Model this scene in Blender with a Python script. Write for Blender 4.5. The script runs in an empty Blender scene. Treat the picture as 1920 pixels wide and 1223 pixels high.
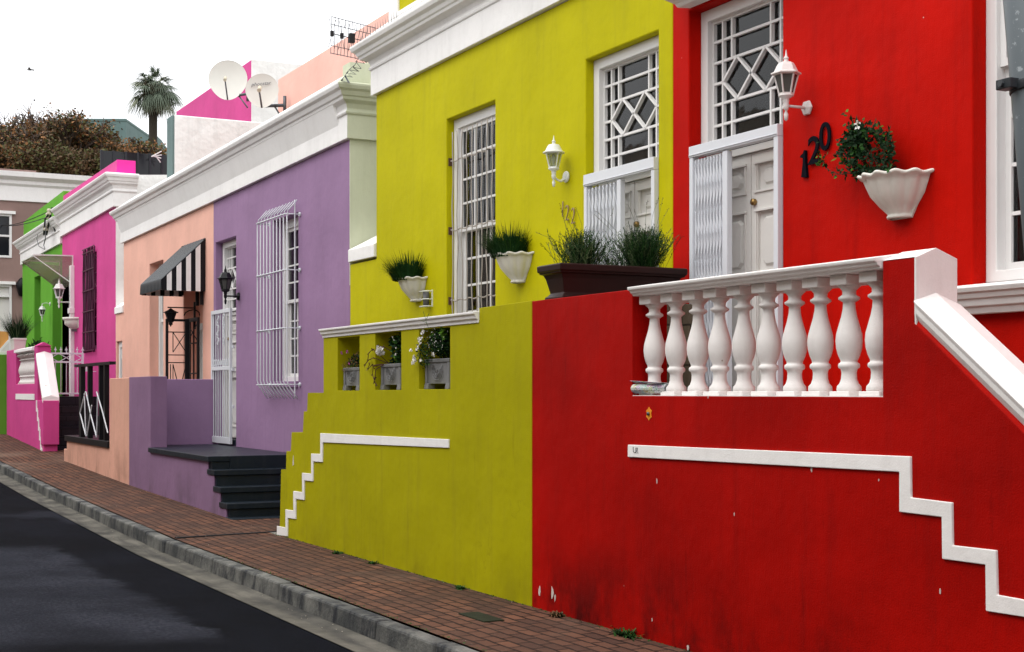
import bpy, bmesh, math, random
from mathutils import Vector, Matrix
from mathutils.geometry import tessellate_polygon
R = random.Random(7)
rad = math.radians
sc = bpy.context.scene
COL = sc.collection

# ------------------------------------------------------------------ camera, sky, sun, exposure
TH = rad(27.16); c_, s_ = math.cos(TH), math.sin(TH)
FP, HOR, EZ = 2700.0, 735.0, 1.6
cam = bpy.data.cameras.new('camera'); camo = bpy.data.objects.new('camera', cam); COL.objects.link(camo)
camo.location = (0, 0, EZ); camo.rotation_euler = (rad(90), 0, math.atan2(c_, s_))
cam.sensor_width = 36; cam.lens = FP / 1920 * 36; cam.shift_y = (HOR - 611.5) / 1920
cam.clip_start = 0.05; cam.clip_end = 3000
sc.camera = camo
w = bpy.data.worlds.new('World'); sc.world = w; w.use_nodes = True
nt = w.node_tree; nt.nodes.clear()
out = nt.nodes.new('ShaderNodeOutputWorld'); bg = nt.nodes.new('ShaderNodeBackground')
sky = nt.nodes.new('ShaderNodeTexSky'); sky.sky_type = 'NISHITA'; sky.sun_disc = False
SUN_EL, SUN_AZ = 58, 186      # degrees; azimuth measured as the sky texture does
sky.sun_elevation = rad(SUN_EL); sky.sun_rotation = rad(SUN_AZ); sky.dust_density = 6; sky.air_density = 1.0
hs = nt.nodes.new('ShaderNodeHueSaturation'); hs.inputs['Saturation'].default_value = 0.12
nt.links.new(sky.outputs[0], hs.inputs['Color'])
# cloud layer: evenly bright overcast, brighter to the zenith
geo = nt.nodes.new('ShaderNodeTexCoord'); sep = nt.nodes.new('ShaderNodeSeparateXYZ')
nt.links.new(geo.outputs['Generated'], sep.inputs[0])
rp = nt.nodes.new('ShaderNodeValToRGB')
rp.color_ramp.elements[0].position = 0.0; rp.color_ramp.elements[0].color = (0.42, 0.43, 0.45, 1)
rp.color_ramp.elements[1].position = 0.9; rp.color_ramp.elements[1].color = (1, 1, 1, 1)
nt.links.new(sep.outputs['Z'], rp.inputs[0])
vm = nt.nodes.new('ShaderNodeVectorMath'); vm.operation = 'SCALE'; vm.inputs['Scale'].default_value = 30.0
nt.links.new(rp.outputs[0], vm.inputs[0])
mx = nt.nodes.new('ShaderNodeMix'); mx.data_type = 'RGBA'; mx.inputs[0].default_value = 0.85
nt.links.new(hs.outputs[0], mx.inputs[6]); nt.links.new(vm.outputs[0], mx.inputs[7])
nt.links.new(mx.outputs[2], bg.inputs[0]); bg.inputs[1].default_value = 0.1
nt.links.new(bg.outputs[0], out.inputs[0])
sun = bpy.data.lights.new('sun', 'SUN'); so = bpy.data.objects.new('sun', sun); COL.objects.link(so)
sun.energy = 0.9; sun.angle = rad(25); sun.color = (1, 0.96, 0.9)
# light comes from over the street, from the front
sd = Vector((math.sin(rad(SUN_AZ)) * math.cos(rad(SUN_EL)), math.cos(rad(SUN_AZ)) * math.cos(rad(SUN_EL)), math.sin(rad(SUN_EL))))
so.rotation_euler = sd.to_track_quat('Z', 'Y').to_euler()
vs = sc.view_settings; vs.view_transform = 'Standard'; vs.look = 'None'; vs.exposure = 0.0; vs.gamma = 1
sc.cycles.max_bounces = 6; sc.cycles.transparent_max_bounces = 12

# ------------------------------------------------------------------ pixel rays onto real planes (used to measure the place)
def at(px, py, Y):
    u = (px - 960) / FP; t = Y / (s_ + u * c_)
    return Vector((t * (-c_ + u * s_), Y, EZ + t * (HOR - py) / FP))
def atx(px, py, X):
    u = (px - 960) / FP; t = X / (-c_ + u * s_)
    return Vector((X, t * (s_ + u * c_), EZ + t * (HOR - py) / FP))
def atz(px, py, Z):
    u = (px - 960) / FP; t = (Z - EZ) * FP / (HOR - py)
    return Vector((t * (-c_ + u * s_), t * (s_ + u * c_), Z))
def ray(px, py, t):
    u = (px - 960) / FP
    return Vector((t * (-c_ + u * s_), t * (s_ + u * c_), EZ + t * (HOR - py) / FP))
W_, D_ = 5.0, 6.25
GP = [(-400, 7), (-90, 3.6), (-60, 2.0), (-46, 1.15), (-36.4, .57), (-31, .35), (-28.7, .26), (-23, .12), (-15.5, 0), (400, 0)]
def zg(X):
    for (a, za), (b, zb) in zip(GP, GP[1:]):
        if X <= b: return za + (zb - za) * max(0, (X - a)) / (b - a)
    return 0

# ------------------------------------------------------------------ materials
M = {}
def newmat(name):
    m = bpy.data.materials.new(name); m.use_nodes = True; n = m.node_tree; n.nodes.clear()
    o = n.nodes.new('ShaderNodeOutputMaterial'); b = n.nodes.new('ShaderNodeBsdfPrincipled')
    n.links.new(b.outputs[0], o.inputs[0]); M[name] = m
    return m, n, b
def N(n, t, **k):
    x = n.nodes.new(t)
    for a, v in k.items():
        if a in x.inputs.keys() if isinstance(a, str) else False: x.inputs[a].default_value = v
        else: setattr(x, a, v)
    return x
def noise(n, scale, detail=4, vec=None, rough=.55):
    x = n.nodes.new('ShaderNodeTexNoise'); x.inputs['Scale'].default_value = scale; x.inputs['Detail'].default_value = detail
    x.inputs['Roughness'].default_value = rough
    if vec is not None: n.links.new(vec, x.inputs['Vector'])
    return x.outputs['Fac']
def coords(n, scale=(1, 1, 1), rot=(0, 0, 0), loc=(0, 0, 0)):
    g = n.nodes.new('ShaderNodeTexCoord'); m = n.nodes.new('ShaderNodeMapping'); n.links.new(g.outputs['Object'], m.inputs[0])
    m.inputs['Scale'].default_value = scale; m.inputs['Rotation'].default_value = rot; m.inputs['Location'].default_value = loc
    return m.outputs[0]
def ramp(n, fac, stops):
    r = n.nodes.new('ShaderNodeValToRGB'); n.links.new(fac, r.inputs[0])
    el = r.color_ramp.elements
    while len(el) < len(stops): el.new(.5)
    for e, (p, v) in zip(el, stops):
        e.position = p; e.color = (v, v, v, 1) if not isinstance(v, tuple) else (*v, 1)
    return r.outputs[0]
def mixc(n, fac, a, b, mode='MIX'):
    x = n.nodes.new('ShaderNodeMix'); x.data_type = 'RGBA'; x.blend_type = mode
    for i, v in ((0, fac), (6, a), (7, b)):
        if hasattr(v, 'is_linked'): n.links.new(v, x.inputs[i])
        elif i == 0: x.inputs[0].default_value = v
        else: x.inputs[i].default_value = (*v, 1) if len(v) == 3 else v
    return x.outputs[2]
def bump(n, b, h, strength, dist=.01, prev=None):
    x = n.nodes.new('ShaderNodeBump'); x.inputs['Strength'].default_value = strength; x.inputs['Distance'].default_value = dist
    n.links.new(h, x.inputs['Height'])
    if prev is not None: n.links.new(prev, x.inputs['Normal'])
    n.links.new(x.outputs[0], b.inputs['Normal']); return x.outputs[0]
def paint(name, col, var=.10, rough=.62, bumps=.35, streak=.14, chips=0.0, chipcol=(.7, .68, .66), stain=(.05, .04, .04), lumps=.25, spec=.05, grime=None):
    """brushed masonry paint: patchy tone, rain streaks, brushed and lumpy relief, small chips"""
    m, n, b = newmat(name)
    co = coords(n)
    base = mixc(n, ramp(n, noise(n, .9, 6, co), [(.3, 0.0), (.7, 1.0)]), tuple(v * (1 - var) for v in col), tuple(min(1, v * (1 + var)) for v in col))
    st = noise(n, 1.0, 5, coords(n, (7, 7, .7)), .6)
    base = mixc(n, ramp(n, st, [(.52, 0.0), (.78, streak)]), base, stain)
    mot = noise(n, 14, 6, co, .7)
    base = mixc(n, ramp(n, mot, [(.3, 0.06), (.5, 0.0)]), base, stain)
    if chips > 0:
        v = n.nodes.new('ShaderNodeTexVoronoi'); v.inputs['Scale'].default_value = 3.0; n.links.new(co, v.inputs['Vector'])
        ad = n.nodes.new('ShaderNodeMath'); ad.operation = 'MULTIPLY_ADD'; n.links.new(noise(n, 45, 3, co), ad.inputs[0]); ad.inputs[1].default_value = .05; n.links.new(v.outputs['Distance'], ad.inputs[2])
        base = mixc(n, ramp(n, ad.outputs[0], [(.030 + chips, 1.0), (.034 + chips, 0.0)]), base, chipcol)
    if grime:
        sp = n.nodes.new('ShaderNodeSeparateXYZ'); n.links.new(co, sp.inputs[0])
        hh = ramp(n, sp.outputs[2], [(0.0, 1.0), (grime[1], 0.0)])
        mm = n.nodes.new('ShaderNodeMath'); mm.operation = 'MULTIPLY'; n.links.new(hh, mm.inputs[0]); n.links.new(ramp(n, noise(n, 1, 5, coords(n, (1.6, 1.6, 1.1), loc=(5, 0, 0)), .65), [(.46, 0.0), (.62, grime[2])]), mm.inputs[1])
        base = mixc(n, mm.outputs[0], base, grime[0])
        base = mixc(n, ramp(n, noise(n, 1, 6, coords(n, (16, 16, 1.3), loc=(2, 0, 3)), .7), [(.60, 0.0), (.72, .35)]), base, grime[0])
        cr = n.nodes.new('ShaderNodeTexVoronoi'); cr.feature = 'DISTANCE_TO_EDGE'; cr.inputs['Scale'].default_value = .75
        wv = n.nodes.new('ShaderNodeVectorMath'); wv.operation = 'ADD'; nz = n.nodes.new('ShaderNodeTexNoise'); nz.inputs['Scale'].default_value = 3; nz.inputs['Detail'].default_value = 6; n.links.new(co, nz.inputs['Vector']); n.links.new(nz.outputs['Color'], wv.inputs[0]); n.links.new(co, wv.inputs[1]); n.links.new(wv.outputs[0], cr.inputs['Vector'])
        cm = n.nodes.new('ShaderNodeMath'); cm.operation = 'MULTIPLY'; n.links.new(ramp(n, cr.outputs['Distance'], [(.0, 1.0), (.006, 0.0)]), cm.inputs[0]); n.links.new(ramp(n, noise(n, .8, 3, co), [(.5, 0.0), (.62, .22)]), cm.inputs[1])
        base = mixc(n, cm.outputs[0], base, grime[0])
    n.links.new(base, b.inputs['Base Color'])
    b.inputs['Roughness'].default_value = rough; b.inputs['Specular IOR Level'].default_value = spec
    p = bump(n, b, noise(n, 2.2, 3, co), lumps, .06)
    p = bump(n, b, noise(n, 1, 4, coords(n, (60, 60, 9))), bumps * .5, .006, p)
    bump(n, b, noise(n, 110, 3, co), bumps, .004, p)
    return m
def plain(name, col, rough=.5, metal=0, var=.08, bs=0.0, bscale=40, spec=.2):
    m, n, b = newmat(name); co = coords(n)
    n.links.new(mixc(n, noise(n, 6, 4, co), tuple(v * (1 - var) for v in col), tuple(min(1, v * (1 + var)) for v in col)), b.inputs['Base Color'])
    b.inputs['Roughness'].default_value = rough; b.inputs['Metallic'].default_value = metal; b.inputs['Specular IOR Level'].default_value = spec
    if bs: bump(n, b, noise(n, bscale, 4, co), bs, .005)
    return m
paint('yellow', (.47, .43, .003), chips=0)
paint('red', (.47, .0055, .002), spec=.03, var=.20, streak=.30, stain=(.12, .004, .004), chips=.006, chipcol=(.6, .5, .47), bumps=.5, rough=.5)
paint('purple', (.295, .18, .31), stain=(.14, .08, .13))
paint('redshaded', (.35, .0032, .0015), var=.24, streak=.30, stain=(.12, .004, .004), chips=.006, chipcol=(.6, .5, .47), bumps=.5, rough=.55, grime=((.045, .003, .003), .6, .95))  # the house red, darkened for shade low in the street, plus splash grime
paint('yellowshaded', (.365, .335, .003), chips=0, grime=((.14, .12, .01), .35, .35))  # same yellow with the front wall's shade mixed into its colour, plus grime
paint('purpleshaded', (.235, .14, .235), stain=(.12, .07, .11), grime=((.10, .07, .09), .5, .5))  # shaded copy of the purple for the front wall, grime at the foot
paint('peachshaded', (.68, .37, .28), stain=(.3, .18, .12), grime=((.25, .14, .10), .7, .5))  # peach with the low wall's shade put into the base colour, plus grime
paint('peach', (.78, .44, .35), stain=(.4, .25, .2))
paint('pink', (.58, .07, .26), stain=(.3, .04, .14))
paint('hotpink', (.78, .04, .32))
paint('green', (.115, .34, .035), stain=(.05, .15, .02))
paint('palegreen', (.57, .60, .45), stain=(.3, .33, .2))
paint('palepink', (.86, .50, .42), stain=(.5, .35, .3), streak=.05)
paint('brown', (.26, .175, .155), stain=(.15, .1, .09))
paint('orange', (.7, .33, .10))
paint('greybox', (.13, .19, .185), stain=(.08, .1, .1))
paint('white', (.84, .825, .81), var=.03, stain=(.35, .32, .29), streak=.08)
paint('trimwhite', (.83, .815, .80), var=.05, stain=(.22, .20, .18), streak=.10, chips=.012, chipcol=(.25, .17, .14), rough=.5)
paint('roughwhite', (.80, .80, .78), var=.06, stain=(.4, .4, .38), streak=.25, lumps=1.0, bumps=.8)
paint('slate', (.009, .015, .023), rough=.38, stain=(.05, .05, .055), streak=.3, spec=.22)
paint('opposite', (.46, .42, .36))
plain('joinery', (.74, .73, .72), .38, var=.04, bs=.1)
plain('doorpaint', (.70, .685, .655), .4, var=.05, bs=.15)
plain('gatewhite', (.66, .68, .72), .35, var=.05)
plain('barbeige', (.38, .34, .30), .5)
plain('blackmetal', (.008, .008, .010), .38)
plain('darkframe', (.03, .035, .04), .4)
plain('lampwhite', (.72, .74, .70), .35)
plain('lampcream', (.70, .66, .64), .4, bs=.15)
plain('bronze', (.36, .26, .15), .4, .6)
plain('brass', (.3, .19, .07), .3, .9)
plain('digit', (.003, .003, .007), .6, spec=.05)
plain('pot', (.68, .66, .60), .55, var=.12, bs=.35, bscale=25)
plain('stonepot', (.17, .17, .17), .75, var=.35, bs=.6, bscale=30)
plain('terracotta', (.022, .009, .008), .45, var=.25, bs=.12)
plain('soil', (.02, .014, .01), .9)
plain('rust', (.10, .05, .03), .8)
plain('mossy', (.014, .018, .008), .9, var=.6, bs=.6, bscale=60)
plain('dish', (.66, .65, .60), .4, var=.04)
plain('inkgrey', (.12, .12, .13), .6)
plain('wire', (.10, .11, .12), .4, .7)
plain('cable', (.015, .015, .016), .6)
plain('ceramic', (.55, .5, .38), .3)
plain('maroonbar', (.075, .018, .045), .35, var=.3)
plain('blind', (.5, .49, .5), .6)
plain('curtain', (.55, .5, .42), .8)
plain('curtainocre', (.42, .24, .05), .8)
plain('room', (.012, .012, .014), .9)
plain('bulb', (.6, .6, .58), .2)
plain('petalwhite', (.82, .80, .76), .5)
plain('petalpink', (.55, .12, .40), .5)
plain('petalyellow', (.7, .4, .03), .5)
plain('paper', (.55, .54, .52), .7)
plain('orangespot', (.75, .28, .02), .6)
plain('chip', (.60, .54, .50), .7)
plain('gritstone', (.34, .30, .25), .8)
plain('concrete', (.20, .195, .18), .85, var=.25, bs=.6)
plain('birdgrey', (.10, .10, .10), .7)
for nm, cc in (('grassdark', (.010, .042, .010)), ('grasstip', (.03, .085, .012)), ('leafdark', (.005, .022, .006)), ('leafmid', (.02, .07, .012)), ('leafsage', (.09, .13, .055)), ('leafbright', (.07, .16, .012)),
               ('drybrown', (.13, .07, .035)), ('stembrown', (.07, .03, .02)), ('autumn', (.21, .10, .04)), ('autumndark', (.07, .042, .02)), ('autumngreen', (.065, .065, .022)),
               ('twig', (.075, .055, .045)), ('palmleaf', (.12, .15, .11)), ('palmlight', (.26, .28, .20)), ('palmdead', (.17, .145, .10)), ('bark', (.04, .032, .024))):
    m, n, b = newmat(nm); co = coords(n)
    n.links.new(mixc(n, noise(n, 9, 3, co), tuple(v * .6 for v in cc), tuple(v * 1.5 for v in cc)), b.inputs['Base Color'])
    b.inputs['Roughness'].default_value = .6; b.inputs['Specular IOR Level'].default_value = .12
# galvanised pole
m, n, b = newmat('galvanised'); co = coords(n)
v = n.nodes.new('ShaderNodeTexVoronoi'); v.inputs['Scale'].default_value = 28; n.links.new(co, v.inputs['Vector'])
bc = mixc(n, noise(n, 4, 5, coords(n, (1, 1, .3))), (.085, .105, .12), (.115, .14, .155))
bc = mixc(n, ramp(n, noise(n, 22, 6, co, .7), [(.60, 0.0), (.66, .8)]), bc, (.34, .38, .40))
n.links.new(bc, b.inputs['Base Color']); b.inputs['Roughness'].default_value = .5; b.inputs['Metallic'].default_value = 0
bump(n, b, noise(n, 30, 5, co), .1, .002)
# glass: clear pane, real reflections
m = bpy.data.materials.new('glass'); m.use_nodes = True; n = m.node_tree; n.nodes.clear(); M['glass'] = m
o = n.nodes.new('ShaderNodeOutputMaterial'); tr = n.nodes.new('ShaderNodeBsdfTransparent'); gl = n.nodes.new('ShaderNodeBsdfGlossy'); mi = n.nodes.new('ShaderNodeMixShader'); fr = n.nodes.new('ShaderNodeFresnel')
tr.inputs[0].default_value = (.62, .64, .66, 1); gl.inputs['Roughness'].default_value = .03; fr.inputs[0].default_value = 1.5
bp = n.nodes.new('ShaderNodeBump'); bp.inputs['Strength'].default_value = .3; bp.inputs['Distance'].default_value = .01
n.links.new(noise(n, 2.5, 2, coords(n)), bp.inputs['Height']); n.links.new(bp.outputs[0], gl.inputs['Normal'])
n.links.new(fr.outputs[0], mi.inputs[0]); n.links.new(tr.outputs[0], mi.inputs[1]); n.links.new(gl.outputs[0], mi.inputs[2]); n.links.new(mi.outputs[0], o.inputs[0])
def tinted(name, col, glossy=.12, rough=.1):
    m = bpy.data.materials.new(name); m.use_nodes = True; n = m.node_tree; n.nodes.clear(); M[name] = m
    o = n.nodes.new('ShaderNodeOutputMaterial'); tr = n.nodes.new('ShaderNodeBsdfTransparent'); d = n.nodes.new('ShaderNodeBsdfPrincipled'); mi = n.nodes.new('ShaderNodeMixShader')
    tr.inputs[0].default_value = (*col, 1); d.inputs['Base Color'].default_value = tuple(v * .6 for v in col) + (1,); d.inputs['Roughness'].default_value = rough
    mi.inputs[0].default_value = glossy; n.links.new(tr.outputs[0], mi.inputs[1]); n.links.new(d.outputs[0], mi.inputs[2]); n.links.new(mi.outputs[0], o.inputs[0])
tinted('smokeglass', (.30, .30, .28), .45); tinted('lampglass', (.75, .78, .62), .25); tinted('canopy', (.84, .82, .74), .24, .25); tinted('darkglass', (.025, .028, .035), .8, .08)
# asphalt, brick pavement, kerb
def asphalt(name, col, agg):
    m, n, b = newmat(name); co = coords(n)
    bc = mixc(n, ramp(n, noise(n, .55, 6, co), [(.35, 0.0), (.65, 1.0)]), tuple(v * .65 for v in col), tuple(v * 1.35 for v in col))
    bc = mixc(n, ramp(n, noise(n, 38, 5, co, .85), [(.56, 0.0), (.70, agg)]), bc, tuple(v * 3 + .004 for v in col))
    bc = mixc(n, ramp(n, noise(n, 130, 3, co, .8), [(.62, 0.0), (.70, agg)]), bc, (.07, .07, .08))
    bc = mixc(n, ramp(n, noise(n, 3.5, 6, co, .7), [(.48, 0.0), (.66, .55)]), bc, tuple(v * .45 for v in col))
    bc = mixc(n, ramp(n, noise(n, 1, 5, coords(n, (.5, 2.5, 1))), [(.55, 0.0), (.75, .5)]), bc, tuple(v * .5 for v in col))
    n.links.new(bc, b.inputs['Base Color']); b.inputs['Roughness'].default_value = .85; b.inputs['Specular IOR Level'].default_value = .06
    p = bump(n, b, noise(n, 1.6, 3, co), .4, .03); bump(n, b, noise(n, 120, 4, co, .7), .7, .008, p)
asphalt('asphalt', (.0030, .0036, .0062), .35)
n = M['asphalt'].node_tree; b = n.nodes['Principled BSDF']; b.inputs['Specular IOR Level'].default_value = .03      # older, paler worn surfacing with soft ragged limits
lk = b.inputs['Base Color'].links[0]; dark = lk.from_socket; n.links.remove(lk); co = coords(n)
sp = n.nodes.new('ShaderNodeSeparateXYZ'); n.links.new(co, sp.inputs[0])
def mth(op, a, c2, d=None):
    x = n.nodes.new('ShaderNodeMath'); x.operation = op
    for i_, v_ in enumerate((a, c2, d)):
        if v_ is None: continue
        if hasattr(v_, 'is_linked'): n.links.new(v_, x.inputs[i_])
        else: x.inputs[i_].default_value = v_
    return x.outputs[0]
def mrange(v_, a, c2):
    x = n.nodes.new('ShaderNodeMapRange'); x.interpolation_type = 'SMOOTHSTEP'; n.links.new(v_, x.inputs[0]); x.inputs[1].default_value = a; x.inputs[2].default_value = c2; return x.outputs[0]
nx_ = mth('MULTIPLY_ADD', noise(n, 1.4, 7, co, .65), 1.0, -.5); ny_ = mth('MULTIPLY_ADD', noise(n, 1.7, 8, coords(n, loc=(7, 2, 0)), .7), .7, -.35)
X_ = mth('ADD', sp.outputs[0], nx_); Y_ = mth('ADD', sp.outputs[1], ny_)
msk = mth('MULTIPLY', mth('MULTIPLY', mrange(X_, -16.7, -16.2), mrange(X_, -9.6, -10.3)), mrange(Y_, 2.85, 2.66))
msk = mth('MULTIPLY', msk, ramp(n, noise(n, .8, 6, coords(n, (1, 1, 1), loc=(3, 9, 0)), .6), [(.30, .25), (.62, 1.0)]))
far_ = mth('MULTIPLY', ramp(n, noise(n, .45, 6, coords(n, (1, 1.6, 1), loc=(1, 4, 0)), .6), [(.56, 0.0), (.66, .45)]), mrange(X_, -17.5, -19.5))
msk = mth('MAXIMUM', msk, far_)
old = mixc(n, ramp(n, noise(n, 30, 5, co, .85), [(.45, 0.0), (.66, 1.0)]), (.016, .0175, .026), (.042, .045, .058))
old = mixc(n, ramp(n, noise(n, 110, 3, co, .8), [(.62, 0.0), (.68, .8)]), old, (.15, .15, .16))
n.links.new(mixc(n, msk, dark, old), b.inputs['Base Color'])
m, n, b = newmat('paving'); co = coords(n, (1, 1, 1), (0, 0, 0))
nz = n.nodes.new('ShaderNodeTexNoise'); nz.inputs['Scale'].default_value = 4; nz.inputs['Detail'].default_value = 3; n.links.new(co, nz.inputs['Vector'])
w1 = n.nodes.new('ShaderNodeVectorMath'); w1.operation = 'MULTIPLY_ADD'; n.links.new(nz.outputs['Color'], w1.inputs[0]); w1.inputs[1].default_value = (.03, .03, 0); n.links.new(co, w1.inputs[2])
br = n.nodes.new('ShaderNodeTexBrick'); n.links.new(w1.outputs[0], br.inputs['Vector']); br.offset = .5
for k, v in (('Scale', 1.0), ('Mortar Size', .011), ('Mortar Smooth', .25), ('Bias', 0.0), ('Brick Width', .21), ('Row Height', .105)): br.inputs[k].default_value = v
br.inputs['Color1'].default_value = (.165, .075, .046, 1); br.inputs['Color2'].default_value = (.075, .038, .028, 1); br.inputs['Mortar'].default_value = (.010, .007, .006, 1)
bc = mixc(n, ramp(n, noise(n, 1.3, 6, co), [(.35, 0.0), (.65, .75)]), br.outputs['Color'], (.060, .036, .028))
bc = mixc(n, ramp(n, noise(n, .5, 4, coords(n, (1, 1, 1), loc=(3, 1, 0))), [(.52, 0.0), (.68, .5)]), bc, (.17, .12, .09))
bc = mixc(n, ramp(n, noise(n, 60, 4, co, .75), [(.62, 0.0), (.70, .5)]), bc, (.25, .2, .17))
n.links.new(bc, b.inputs['Base Color']); b.inputs['Roughness'].default_value = .85; b.inputs['Specular IOR Level'].default_value = .08
iv = n.nodes.new('ShaderNodeMath'); iv.operation = 'SUBTRACT'; iv.inputs[0].default_value = 1; n.links.new(br.outputs['Fac'], iv.inputs[1])
p = bump(n, b, iv.outputs[0], .9, .008); p = bump(n, b, noise(n, 5, 3, co), .5, .02, p); bump(n, b, noise(n, 70, 4, co), .5, .006, p)
m, n, b = newmat('kerbstone'); co = coords(n)
bc = mixc(n, ramp(n, noise(n, 3, 6, co), [(.35, 0.0), (.65, 1.0)]), (.06, .062, .062), (.17, .168, .155))
bc = mixc(n, ramp(n, noise(n, 3.2, 8, coords(n, (1, 1, .4)), .75), [(.48, 0.0), (.60, .85)]), bc, (.022, .024, .030))
n.links.new(bc, b.inputs['Base Color']); b.inputs['Roughness'].default_value = .85; b.inputs['Specular IOR Level'].default_value = .1; bump(n, b, noise(n, 40, 6, co), .7, .012)
m, n, b = newmat('gutterstone'); co = coords(n)
bc = mixc(n, ramp(n, noise(n, 2.2, 6, co), [(.35, 0.0), (.65, 1.0)]), (.05, .048, .042), (.14, .13, .11))
bc = mixc(n, ramp(n, noise(n, 1, 6, coords(n, (.7, 7, 1))), [(.5, 0.0), (.7, .7)]), bc, (.03, .03, .03))
n.links.new(bc, b.inputs['Base Color']); b.inputs['Roughness'].default_value = .85; b.inputs['Specular IOR Level'].default_value = .1; bump(n, b, noise(n, 50, 6, co), .6, .01)
m, n, b = newmat('earth'); co = coords(n)
n.links.new(mixc(n, noise(n, .3, 6, co), (.05, .055, .025), (.11, .09, .05)), b.inputs['Base Color']); b.inputs['Roughness'].default_value = .95
# dark stair tiles and tan stone
def blocks(name, c1, c2, mort, bw, bh, rough, ms=.008):
    m, n, b = newmat(name)
    g = n.nodes.new('ShaderNodeTexCoord'); sp = n.nodes.new('ShaderNodeSeparateXYZ'); cb = n.nodes.new('ShaderNodeCombineXYZ'); n.links.new(g.outputs['Object'], sp.inputs[0])
    ad = n.nodes.new('ShaderNodeMath'); n.links.new(sp.outputs[0], ad.inputs[0]); n.links.new(sp.outputs[1], ad.inputs[1]); n.links.new(ad.outputs[0], cb.inputs[0]); n.links.new(sp.outputs[2], cb.inputs[1])
    br = n.nodes.new('ShaderNodeTexBrick'); n.links.new(cb.outputs[0], br.inputs['Vector'])
    for k, v in (('Scale', 1.0), ('Mortar Size', ms), ('Brick Width', bw), ('Row Height', bh)): br.inputs[k].default_value = v
    br.inputs['Color1'].default_value = (*c1, 1); br.inputs['Color2'].default_value = (*c2, 1); br.inputs['Mortar'].default_value = (*mort, 1)
    n.links.new(mixc(n, ramp(n, noise(n, 6, 6, cb.outputs[0]), [(.4, 0.0), (.7, .5)]), br.outputs[0], tuple(v * .5 for v in c1)), b.inputs['Base Color'])
    b.inputs['Roughness'].default_value = rough; b.inputs['Specular IOR Level'].default_value = .15; bump(n, b, br.outputs['Fac'], -.6, .006)
blocks('stairtile', (.010, .012, .018), (.022, .02, .024), (.004, .004, .005), .4, .17, .35)
blocks('tanstone', (.15, .115, .075), (.11, .085, .06), (.02, .016, .012), .5, .30, .7)
m, n, b = newmat('newsprint'); co = coords(n, (14, 14, 14))
v = n.nodes.new('ShaderNodeTexVoronoi'); n.links.new(co, v.inputs['Vector']); v.inputs['Scale'].default_value = 2.2
hsn = n.nodes.new('ShaderNodeHueSaturation'); n.links.new(v.outputs['Color'], hsn.inputs['Color']); hsn.inputs['Saturation'].default_value = 1.1; hsn.inputs['Value'].default_value = .45
n.links.new(mixc(n, ramp(n, noise(n, 30, 3), [(.45, 0.0), (.5, 1.0)]), hsn.outputs[0], (.6, .6, .6)), b.inputs['Base Color']); b.inputs['Roughness'].default_value = .6

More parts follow.
